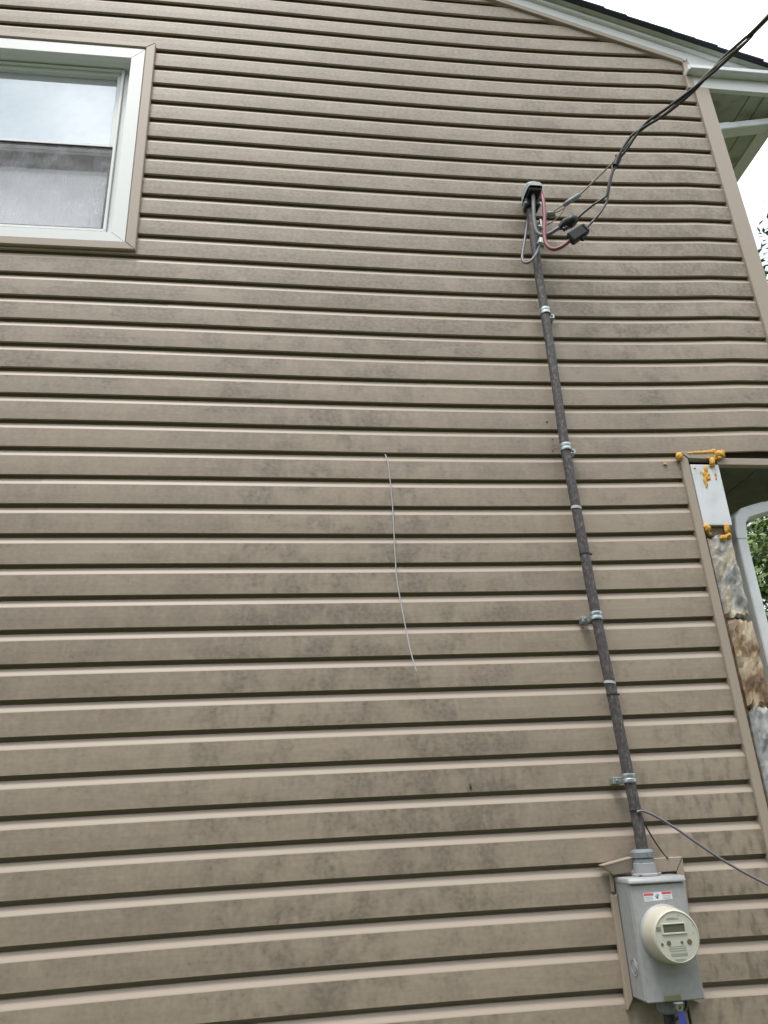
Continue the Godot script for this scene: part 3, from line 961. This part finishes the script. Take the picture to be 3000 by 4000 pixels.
	st = S(); tube(st, WW([[2201, 803, 0.135], [2206, 799, 0.137], [2232, 782, 0.147], [2262, 762, 0.158], [2266, 759, 0.16]]), [0.006, 0.0125, 0.0135, 0.012, 0.009], 8)
	part(wc, "wedge_body", st, M.hubgrey)
	st = S(); tube(st, smooth_path(WW([[2208, 797, 0.138], [2190, 808, 0.125], [2168, 822, 0.11], [2164, 829, 0.105], [2176, 828, 0.108], [2200, 815, 0.13], [2215, 797, 0.142]]), 5), 0.0028, 6)
	part(wc, "bail", st, M.bare)
	st = S(); tube(st, smooth_path(WW([[2212, 800, 0.142], [2190, 838, 0.12], [2160, 865, 0.10], [2132, 882, 0.07], [2116, 905, 0.07], [2113, 935, 0.075]]), 5), 0.0026, 6)
	part(wc, "tail_wire", st, M.bare)
	var ey := thing("eye_bolt", "rusty grey eye bolt in the siding beside the conduit", "bolt", W(2150, 838, 0.05))
	st = S(); lump(st, W(2152, 837, 0.085), Vector3(0.026, 0.016, 0.016), 0.35, nz, 8, 10)
	part(ey, "knob", st, M.hubgrey)
	st = S(); tube(st, WW([[2146, 840, 0.075], [2134, 832, 0.0]]), 0.006, 7)
	part(ey, "shank", st, M.bare)
	var bk := thing("cable_bracket", "small bent zinc bracket screwed beside the red wire", "bracket", W(2113, 874, 0.02))
	st = S(); cbox(st, W(2113, 874, 0.012) - Vector3(0.006, 0.030, 0.010), W(2113, 874, 0.012) + Vector3(0.006, 0.030, 0.004), 0.002)
	cbox(st, W(2108, 884, 0.03) - Vector3(0.010, 0.006, 0.018), W(2108, 884, 0.03) + Vector3(0.010, 0.006, 0.006), 0.002)
	part(bk, "plate", st, M.zinc)
	var nc := thing("tap_connector", "bright white split bolt tap on the bare neutral wire", "connector", W(2113, 940, 0.085))
	st = S(); tube(st, WW([[2116, 924, 0.085], [2113, 940, 0.085], [2111, 954, 0.085]]), [0.010, 0.0150, 0.0175], 10)
	part(nc, "sleeve", st, M.white)
	st = S(); cbox(st, W(2113, 960, 0.085) - Vector3(0.013, 0.006, 0.008), W(2113, 960, 0.085) + Vector3(0.015, 0.003, 0.008), 0.002)
	tube(st, [W(2122, 956, 0.085), W(2123, 970, 0.085)], 0.004, 6)
	part(nc, "bolt", st, M.hubgrey)

func build_meter() -> void:
	var st: SurfaceTool
	var x0 := 2.2495
	var x1 := 2.4505
	var y0 := 1.0695
	var y1 := 1.4375
	var b := thing("meter_box", "grey steel electric meter box at the foot of the conduit", "meter box", Vector3(2.35, 1.07, 0.002))
	st = S(); cbox(st, Vector3(x0, y0, 0.001), Vector3(x1, y1 - 0.004, 0.118), 0.006)
	part(b, "case", st, M.boxgrey)
	st = S(); cbox(st, Vector3(x0 + 0.0015, y0 + 0.001, 0.1185), Vector3(x1 - 0.0015, y1 - 0.022, 0.1285), 0.003)
	var cov := part(b, "cover", st, M.boxgrey)
	st = S(); prism(st, [Vector2(0.0, 0.0), Vector2(0.1335, 0.0), Vector2(0.1335, 0.006), Vector2(0.125, 0.019), Vector2(0.0, 0.021)], -0.103, 0.103, 0.004)
	# turn the profile so that it runs along x
	var a: ArrayMesh = null
	st.generate_normals()
	a = st.commit()
	var s2 := SurfaceTool.new()
	s2.begin(Mesh.PRIMITIVE_TRIANGLES)
	s2.append_from(a, 0, Transform3D(Basis(Vector3(0, 0, 1), Vector3(0, 1, 0), Vector3(-1, 0, 0)), Vector3(2.35, y1 - 0.0195, 0.002)))
	part(b, "top_lip", s2, M.boxgrey)
	st = S(); lathe(st, [[0.083, 0.0], [0.090, 0.0], [0.0895, 0.006], [0.085, 0.010], [0.079, 0.0105]], Vector3(2.352, 1.264, 0.1285), Vector3.BACK, 48)
	part(cov, "meter_ring", st, M.boxgrey)
	for q in [[1.165, 0.0], [1.135, 0.0]]:      # knockout on the left side
		st = S(); lathe(st, [[0.0, 0.0022], [0.016, 0.0022], [0.0165, 0.0], [0.0225, 0.0], [0.023, 0.0018], [0.026, 0.0018], [0.0265, 0.0]], Vector3(x0, q[0], 0.068), Vector3.LEFT, 24)
		part(b, "knockout", st, M.boxgrey)
		break
	# hub and couplings on top
	st = S(); lathe(st, [[0.047, 0.0], [0.047, 0.006], [0.039, 0.009], [0.0385, 0.040], [0.036, 0.042], [0.0, 0.042]], Vector3(2.345, y1 + 0.001, 0.062), Vector3.UP, 28)
	for k in 4: lathe(st, [[0.0, 0.004], [0.005, 0.003], [0.006, 0.0]], Vector3(2.345 + (0.036 if k % 2 == 0 else -0.036), y1 + 0.0075, 0.062 + (0.036 if k < 2 else -0.036)), Vector3.UP, 8)
	part(b, "hub", st, M.boxgrey)
	st = S(); lathe(st, [[0.034, 0.0], [0.0375, 0.001], [0.0375, 0.010], [0.0335, 0.012], [0.0335, 0.016], [0.0395, 0.017], [0.0405, 0.034], [0.037, 0.041], [0.026, 0.044], [0.0, 0.044]], Vector3(2.345, y1 + 0.0425, 0.062), Vector3.UP, 10)
	part(b, "coupling", st, M.hubgrey)
	# warning sticker
	st = S(); prism(st, [Vector2(2.296, 1.3625), Vector2(2.397, 1.3665), Vector2(2.396, 1.391), Vector2(2.295, 1.389)], 0.1286, 0.1291)
	var sk := part(cov, "warning_sticker", st, M.sticker)
	sk.set_meta("label", "white warning sticker with two red headings and a shock symbol")
	var flat := func(parent: Node, called: String, x: float, y: float, w: float, h: float, z: float, m: Material) -> void:
		var s := S()
		box(s, Vector3(x, y, z), Vector3(x + w, y + h, z + 0.0004))
		part(parent, called, s, m)
	# the sub-parts of the sticker stay at its level of the tree
	flat.call(cov, "red_heading", 2.2965, 1.3805, 0.034, 0.0075, 0.12915, M.sticker_red)
	flat.call(cov, "red_heading", 2.3605, 1.3825, 0.034, 0.0075, 0.12915, M.sticker_red)
	for k in 3:
		flat.call(cov, "print_line", 2.2985, 1.3755 - k * 0.0042, 0.028, 0.0011, 0.12915, M.printgrey)
		flat.call(cov, "print_line", 2.3630, 1.3770 - k * 0.0042, 0.029, 0.0011, 0.12915, M.printgrey)
	st = S()
	for q in [[2.3435, 1.3700, 0.006, 0.006, 0.2], [2.3425, 1.3755, 0.0018, 0.008, 0.35], [2.3455, 1.3765, 0.0018, 0.009, 0.1], [2.3482, 1.3760, 0.0018, 0.008, -0.15], [2.3400, 1.3745, 0.0018, 0.006, 0.7]]:
		cbox(st, Vector3(-q[2] * 0.5, 0, 0), Vector3(q[2] * 0.5, q[3], 0.0004), 0.0001, Transform3D(Basis(Vector3.BACK, q[4]), Vector3(q[0], q[1], 0.12915)))
	part(cov, "shock_symbol", st, M.dark)
	# latch plate
	st = S(); cbox(st, Vector3(2.308, 1.073, 0.1285), Vector3(2.366, 1.090, 0.1325), 0.0015)
	part(cov, "latch", st, M.moss)
	st = S(); cbox(st, Vector3(2.339, 1.064, 0.122), Vector3(2.366, 1.0685, 0.140), 0.001)
	part(cov, "latch_tab", st, M.wire_white)

	# the meter itself
	var c := Vector3(2.352, 1.264, 0.0)
	var m := thing("electric_meter", "cream round electric meter plugged into the grey box", "meter", c + Vector3(0, 0, 0.13))
	st = S(); lathe(st, [[0.080, 0.134], [0.0845, 0.138], [0.0835, 0.150], [0.0815, 0.182], [0.0800, 0.198], [0.0775, 0.206], [0.0735, 0.2095], [0.0725, 0.2085]], c, Vector3.BACK, 64)
	part(m, "cover", st, M.cream)
	st = S(); lathe(st, [[0.0727, 0.2075], [0.0, 0.2075]], c, Vector3.BACK, 64)
	var fc := part(m, "face", st, M.cream_face)
	var zf := 0.2078
	st = S()      # raised bezel round the display
	for q in [[2.303, 1.2705, 0.085, 0.0055], [2.303, 1.2995, 0.085, 0.004], [2.303, 1.276, 0.006, 0.0235], [2.3825, 1.276, 0.0055, 0.0235]]:
		cbox(st, Vector3(q[0], q[1], zf), Vector3(q[0] + q[2], q[1] + q[3], zf + 0.003), 0.0008)
	part(fc, "bezel", st, M.cream_face)
	st = S(); box(st, Vector3(2.309, 1.276, zf), Vector3(2.3825, 1.2995, zf + 0.0006))
	part(fc, "display", st, M.lcd)
	st = S(); box(st, Vector3(2.2855, 1.283, zf), Vector3(2.300, 1.2945, zf + 0.0008))
	part(fc, "optical_port", st, M.moss)
	for q in [[2.2975, 1.2445, 0.0045], [2.3205, 1.2465, 0.0075], [2.3655, 1.2465, 0.0045], [2.3915, 1.2465, 0.0085]]:
		st = S(); lathe(st, [[q[2], 0.0], [q[2] * 0.9, 0.0015], [0.0, 0.0015]], Vector3(q[0], q[1], zf), Vector3.BACK, 14)
		part(fc, "button", st, M.button)
	for q in [[2.326, 1.3135, 0.040, 0.0035], [2.318, 1.2355, 0.060, 0.0010], [2.317, 1.2290, 0.060, 0.0022], [2.319, 1.2225, 0.058, 0.0022], [2.322, 1.2085, 0.056, 0.0085], [2.330, 1.1975, 0.038, 0.0025], [2.337, 1.1935, 0.030, 0.0018], [2.330, 1.3175, 0.022, 0.0014]]:
		flat.call(fc, "print_line", q[0], q[1], q[2], q[3], zf, M.printgrey)
	for q in [[2.312, 1.3215], [2.366, 1.3235], [2.4075, 1.269], [2.4105, 1.291]]:
		flat.call(fc, "print_mark", q[0], q[1], 0.005, 0.003, zf, M.printgrey)

	# vinyl channel round the box: bent, split flap above, torn strip at the side
	var tr := thing("meter_surround", "bent tan vinyl trim framing the meter box", "trim", Vector3(2.24, 1.04, 0.01))
	st = S()
	prism(st, [Vector2(2.224, 1.036), Vector2(2.2475, 1.066), Vector2(2.2475, 1.384), Vector2(2.236, 1.379), Vector2(2.226, 1.385)], 0.001, 0.020, 0.002)
	part(tr, "upright", st, M.tan)
	st = S(); prism(st, [Vector2(2.2325, 1.392), Vector2(2.2435, 1.388), Vector2(2.2465, 1.430), Vector2(2.241, 1.452), Vector2(2.2335, 1.448)], 0.004, 0.014, 0.002)
	part(tr, "torn_strip", st, M.tan)
	st = S(); hexa(st, [Vector3(2.205, 1.470, 0.004), Vector3(2.306, 1.452, 0.004), Vector3(2.308, 1.492, 0.004), Vector3(2.205, 1.480, 0.004),
		Vector3(2.238, 1.446, 0.040), Vector3(2.304, 1.453, 0.040), Vector3(2.311, 1.4965, 0.056), Vector3(2.199, 1.476, 0.050)])
	part(tr, "flap", st, M.tan)
	st = S(); hexa(st, [Vector3(2.199, 1.4765, 0.006), Vector3(2.311, 1.4970, 0.006), Vector3(2.311, 1.5005, 0.006), Vector3(2.199, 1.4800, 0.006),
		Vector3(2.199, 1.4765, 0.053), Vector3(2.311, 1.4970, 0.059), Vector3(2.311, 1.5005, 0.059), Vector3(2.199, 1.4800, 0.053)])
	part(tr, "flap_edge", st, M.tan)
	st = S(); prism(st, [Vector2(2.395, 1.444), Vector2(2.478, 1.444), Vector2(2.511, 1.491), Vector2(2.402, 1.491)], 0.001, 0.026, 0.002)
	part(tr, "head", st, M.tan)
	st = S(); prism(st, [Vector2(2.4535, 1.050), Vector2(2.482, 1.036), Vector2(2.512, 1.489), Vector2(2.480, 1.443)], 0.001, 0.024, 0.002)
	part(tr, "upright", st, M.tan)

	# below the box
	var lw := thing("lower_fitting", "dark grey conduit fitting and entrance cable under the meter box", "fitting", Vector3(2.345, 0.9, 0.06))
	st = S(); lathe(st, [[0.0, 0.046], [0.030, 0.046], [0.036, 0.040], [0.037, 0.018], [0.032, 0.010], [0.026, 0.006], [0.0, 0.006]], Vector3(2.346, 1.0215, 0.062), Vector3.UP, 24)
	part(lw, "connector", st, M.hubgrey)
	st = S(); tube(st, [Vector3(2.346, 1.028, 0.062), Vector3(2.347, 0.95, 0.055), Vector3(2.349, 0.7, 0.03), Vector3(2.349, 0.1, 0.03)], 0.019, 14)
	part(lw, "entrance_cable", st, M.black_wire)
	st = S(); tube(st, smooth_path([Vector3(2.350, 1.01, 0.08), Vector3(2.372, 1.02, 0.085), Vector3(2.41, 1.035, 0.06), Vector3(2.43, 1.02, 0.03), Vector3(2.44, 0.6, 0.02), Vector3(2.44, 0.0, 0.02)], 5), 0.005, 8)
	part(lw, "ground_wire", st, M.black_wire)
	var sl := thing("meter_seal", "blue plastic seal tag hanging from the meter box latch", "tag", Vector3(2.354, 1.06, 0.135))
	st = S(); lathe(st, [[0.006, -0.004], [0.0115, -0.004], [0.0125, 0.0], [0.0115, 0.004], [0.006, 0.004], [0.006, -0.004]], Vector3(2.3525, 1.0545, 0.134), Vector3.BACK, 18)
	part(sl, "ring", st, M.moss)
	st = S(); hexa(st, [Vector3(2.349, 0.935, 0.132), Vector3(2.374, 0.932, 0.132), Vector3(2.366, 1.046, 0.1325), Vector3(2.343, 1.046, 0.1325),
		Vector3(2.349, 0.935, 0.136), Vector3(2.374, 0.932, 0.136), Vector3(2.366, 1.046, 0.1355), Vector3(2.343, 1.046, 0.1355)])
	part(sl, "tag_strip", st, M.blue)

func build_small() -> void:
	var st: SurfaceTool
	st = S(); tube(st, smooth_path(WW([[1505, 1776, 0.004], [1513, 1800, 0.012], [1521, 1850, 0.012], [1528, 1920, 0.010], [1534, 1985, 0.007], [1538, 2060, 0.008], [1545, 2200, 0.010], [1551, 2270, 0.012], [1563, 2340, 0.015], [1582, 2440, 0.022], [1603, 2540, 0.032], [1626, 2622, 0.042]]), 5), 0.0024, 7)
	solo("loose_wire", "thin pale loose wire dangling down the bare siding", "wire", W(1505, 1776, 0.004), st, M.wire_white)
	st = S(); tube(st, smooth_path(WW([[2488, 3172, 0.085], [2512, 3168, 0.088], [2560, 3188, 0.09], [2640, 3236, 0.09], [2730, 3298, 0.09], [2820, 3358, 0.09], [2910, 3410, 0.09], [3010, 3462, 0.09], [3150, 3540, 0.09]]) + [Vector3(3.06, 1.15, 0.10), Vector3(3.12, 0.9, 0.11), Vector3(3.13, 0.0, 0.12)], 5), 0.0046, 8)
	solo("grey_cable", "grey cable tied to the conduit and slanting down over the siding", "cable", W(2640, 3236, 0.09), st, M.greycable)
	st = S(); tube(st, smooth_path(WW([[2503, 3176, 0.075], [2513, 3205, 0.05], [2530, 3240, 0.03], [2560, 3290, 0.02], [2592, 3335, 0.022], [2610, 3352, 0.03]]), 5), 0.0030, 6)
	solo("ground_wire", "thin brown wire running from the conduit behind the meter trim", "wire", W(2530, 3240, 0.03), st, M.dark)
	# screws and a hole left in the siding
	var sc := 0
	for q in [[2136, 1650, "small round screw head left in the siding beside the conduit", 0.007], [2158, 1717, "dark screw hole, upper of two beside the conduit strap", 0.0038], [2158, 1762, "dark screw hole, lower of two beside the conduit strap", 0.0038]]:
		st = S(); lathe(st, [[q[3], 0.0], [q[3] * 0.85, 0.0022], [q[3] * 0.3, 0.0026], [0.0, 0.0016]], W(q[0], q[1], -0.0015), Vector3.BACK, 12)
		solo("screw", q[2], "screw", W(q[0], q[1], 0.0), st, M.dark)
	st = S()
	var nz := FastNoiseLite.new()
	nz.seed = 19
	nz.frequency = 0.05
	lump(st, W(1838, 3070, 0.002), Vector3(0.004, 0.011, 0.004), 0.4, nz, 6, 8)
	solo("insect", "tiny dark insect clinging to the siding left of the meter", "insect", W(1838, 3070, 0.0), st, M.dark)
	# expanding foam: [u, v, z, sx, sy, sz, label]
	var foam := [
		[2653, 1784, 0.014, 0.017, 0.024, 0.018, "round yellow foam blob at the outer corner of the mitred trim"],
		[2811, 1776, 0.020, 0.024, 0.022, 0.020, "round yellow foam blob at the end of the trim above the panel"],
		[2599, 1812, 0.004, 0.008, 0.007, 0.005, "tiny crumb of yellow foam stuck on the open siding"],
		[2782, 1806, 0.018, 0.014, 0.026, 0.014, "knobbly yellow foam drip hanging at the top of the white panel"],
		[2760, 2062, 0.006, 0.018, 0.022, 0.014, "yellow foam plug below the white panel against the channel"],
		[2838, 2062, 0.006, 0.014, 0.026, 0.014, "long yellow foam plug below the white panel near the downspout"],
		[2845, 2092, 0.004, 0.015, 0.017, 0.014, "small yellow foam ball resting between stone and downspout"],
		[2826, 2100, 0.010, 0.018, 0.014, 0.012, "flattened pale foam lump on top of the pale stone"],
		[2774, 2086, 0.004, 0.008, 0.008, 0.006, "tiny foam bead at the stone beside the tan channel"]]
	for q in foam:
		st = S()
		var fc := W(q[0], q[1], q[2])
		lump(st, fc, Vector3(q[3], q[4], q[5]) * 0.88, 0.34, nz, 12, 16)
		for k in 4:
			var off := Vector3(rng.randf_range(-0.7, 0.7) * q[3], rng.randf_range(-0.9, 0.6) * q[4], rng.randf_range(-0.2, 0.4) * q[5])
			lump(st, fc + off, Vector3(q[3], q[4], q[5]) * rng.randf_range(0.3, 0.55), 0.4, nz, 8, 10)
		solo("foam_blob", q[6], "foam", W(q[0], q[1], q[2]), st, M.foam)
	# smears: many flat dabs
	var sm := [["foam_smear", "ragged yellow foam smear on the white metal panel", 2757, 1862, 0.011, [[0, -28, 9, 14], [-5, -12, 10, 12], [8, -8, 9, 10], [2, 2, 12, 12], [12, 6, 8, 8], [-2, 16, 9, 12], [2, 28, 7, 9], [3, 38, 4, 6], [38, -8, 3, 6], [40, 6, 3, 7], [-20, -18, 2, 6], [-44, -34, 5, 4], [20, -40, 8, 4]]],
		["foam_smear", "thin orange foam streak along the top of the mitred trim", 2735, 1768, 0.016, [[-40, 2, 12, 3], [-20, 0, 16, 4], [0, -1, 18, 5], [20, -2, 18, 6], [40, -4, 16, 7], [54, -6, 10, 8], [30, 20, 8, 3], [55, 24, 14, 6], [44, 30, 10, 6], [62, 16, 10, 6]]]]
	for s in sm:
		st = S()
		for d in s[5]:
			var p := W(s[2] + d[0], s[3] + d[1], s[4])
			lump(st, p, Vector3(d[2] / 880.0, d[3] / 780.0, 0.0026), 0.55, nz, 7, 12)
		solo(s[0], s[1], "foam", W(s[2], s[3], s[4]), st, M.foam)

# ---------------------------------------------------------------- trees and ground
func crown_mesh(leaves: int, radius: Vector3, leaf: float, seed_: int, base: Color, tip: Color) -> ArrayMesh:
	var r := RandomNumberGenerator.new()
	r.seed = seed_
	var st := SurfaceTool.new()
	st.begin(Mesh.PRIMITIVE_TRIANGLES)
	var clumps := []
	for k in 70:
		var d := Vector3(r.randfn(), r.randfn() * 0.9, r.randfn()).normalized() * pow(r.randf(), 0.45)
		clumps.append([d * radius, r.randf_range(0.16, 0.34) * radius.x])
	for k in leaves:
		var c: Array = clumps[r.randi() % clumps.size()]
		var p: Vector3 = c[0] + Vector3(r.randfn(), r.randfn() * 0.75, r.randfn()) * float(c[1]) * 0.5
		var n := (p.normalized() + Vector3(r.randfn(), r.randfn() + 0.5, r.randfn()) * 0.7).normalized()
		var u := n.cross(Vector3(r.randfn(), r.randfn(), r.randfn())).normalized()
		var v := n.cross(u)
		var s := leaf * r.randf_range(0.6, 1.3)
		var col := base.lerp(tip, r.randf() * r.randf()) * r.randf_range(0.75, 1.2)
		col.a = 1.0
		var q := [p - u * s, p - v * s * 0.45 + n * s * 0.12, p + u * s, p + v * s * 0.45 + n * s * 0.12]
		for i in [0, 2, 1, 0, 3, 2]:
			st.set_color(col)
			st.set_normal(n)
			st.add_vertex(q[i])
	return st.commit()

func tree(called: String, label: String, at: Vector3, height: float, rad: Vector3, crown: ArrayMesh, group: String) -> void:
	var t := thing(called, label, "tree", at, group)
	var st := S()
	var top := at + Vector3(0.15, height - rad.y * 0.6, 0.1)
	tube(st, smooth_path([at + Vector3(0, -0.2, 0), at + Vector3(0.05, height * 0.2, 0.05), at + Vector3(-0.05, height * 0.45, 0), top], 4), [0.24, 0.22, 0.2, 0.19, 0.18, 0.17, 0.16, 0.15, 0.14, 0.12, 0.1, 0.08, 0.06], 9, 0.08)
	for k in 6:
		var a := TAU * k / 6.0 + 0.4
		var b := at + Vector3(0, height * (0.3 + 0.06 * k), 0)
		tube(st, smooth_path([b, b + Vector3(cos(a) * rad.x * 0.3, rad.y * 0.22, sin(a) * rad.x * 0.3), b + Vector3(cos(a) * rad.x * 0.7, rad.y * 0.4, sin(a) * rad.x * 0.7)], 3), [0.08, 0.07, 0.06, 0.05, 0.04, 0.03, 0.02], 6)
	part(t, "trunk", st, M.bark)
	var o := MeshInstance3D.new()
	o.mesh = crown
	o.material_override = M.leaf
	o.name = "crown"
	t.add_child(o)
	o.position = Vector3(0, height - rad.y, 0)

func build_outdoors() -> void:
	var g := MeshInstance3D.new()
	var pm := PlaneMesh.new()
	pm.size = Vector2(400, 400)
	g.mesh = pm
	g.material_override = M.grass
	g.name = "ground"
	add_child(g)
	g.set_meta("kind", "structure")
	g.set_meta("label", "mown green lawn round the house")
	var green := Color(0.085, 0.145, 0.035)
	var lime := Color(0.20, 0.30, 0.045)
	var dark := Color(0.035, 0.062, 0.020)
	var c1 := crown_mesh(26000, Vector3(2.3, 2.6, 2.3), 0.065, 101, green, lime)
	var c2 := crown_mesh(26000, Vector3(2.6, 2.9, 2.6), 0.070, 102, dark, green)
	var c3 := crown_mesh(30000, Vector3(3.6, 4.2, 3.6), 0.085, 103, green, Color(0.10, 0.16, 0.05))
	tree("leafy_tree", "bright yellow green bushy tree seen beyond the downspout", Vector3(9.2, 0, -6.4), 6.6, Vector3(2.3, 2.6, 2.3), c1, "trees beyond the house")
	tree("leafy_tree", "dark green bushy tree seen low beside the downspout", Vector3(7.6, 0, -8.6), 6.4, Vector3(2.6, 2.9, 2.6), c2, "trees beyond the house")
	tree("leafy_tree", "tall leafy tree whose crown shows against the white sky", Vector3(12.2, 0, -7.2), 12.6, Vector3(3.6, 4.2, 3.6), c3, "trees beyond the house")
	# the row of trees across the yard that keeps low sky off the wall
	var c4 := crown_mesh(9000, Vector3(2.9, 4.0, 2.4), 0.26, 104, dark, green)
	for k in 8:
		tree("boundary_tree", "tall dark green tree in the row facing the sided wall", Vector3(-15.5 + k * 4.3, 0, 11.0 + (k % 3) * 0.8), 8.6, Vector3(2.9, 4.0, 2.4), c4, "row of trees across the yard")

# ----------------------------------------------------------------
func _ready() -> void:
	rng.seed = 77
	cam_basis = Basis(Vector3.UP, -YAW) * Basis(Vector3.RIGHT, PITCH) * Basis(Vector3.BACK, ROLL)
	var cam := Camera3D.new()
	cam.name = "camera"
	add_child(cam)
	cam.transform = Transform3D(cam_basis, CAM)
	cam.fov = rad_to_deg(2.0 * atan(2000.0 / FPX))
	cam.near = 0.05
	cam.far = 600.0
	cam.current = true
	var env := Environment.new()
	env.background_mode = Environment.BG_SKY
	var sky := Sky.new()
	var sm := PanoramaSkyMaterial.new()
	sm.panorama = sky_texture()
	sky.sky_material = sm
	env.sky = sky
	env.background_energy_multiplier = 1.5
	env.tonemap_mode = Environment.TONE_MAPPER_LINEAR
	env.tonemap_exposure = 1.5
	env.sdfgi_enabled = true
	env.ssao_enabled = true
	env.ssil_enabled = true
	var we := WorldEnvironment.new()
	we.name = "world_environment"
	we.environment = env
	add_child(we)
	var sun := DirectionalLight3D.new()
	sun.name = "sun"
	add_child(sun)
	sun.light_energy = 0.5
	sun.light_angular_distance = 14.0
	sun.light_color = Color(1.0, 0.98, 0.95)
	sun.shadow_enabled = true
	sun.look_at_from_position(Vector3(-1.6, 9.0, 2.6), Vector3.ZERO)

	make_materials()
	build_house()
	build_window()
	build_downspout()
	build_service()
	build_meter()
	build_small()
	build_outdoors()
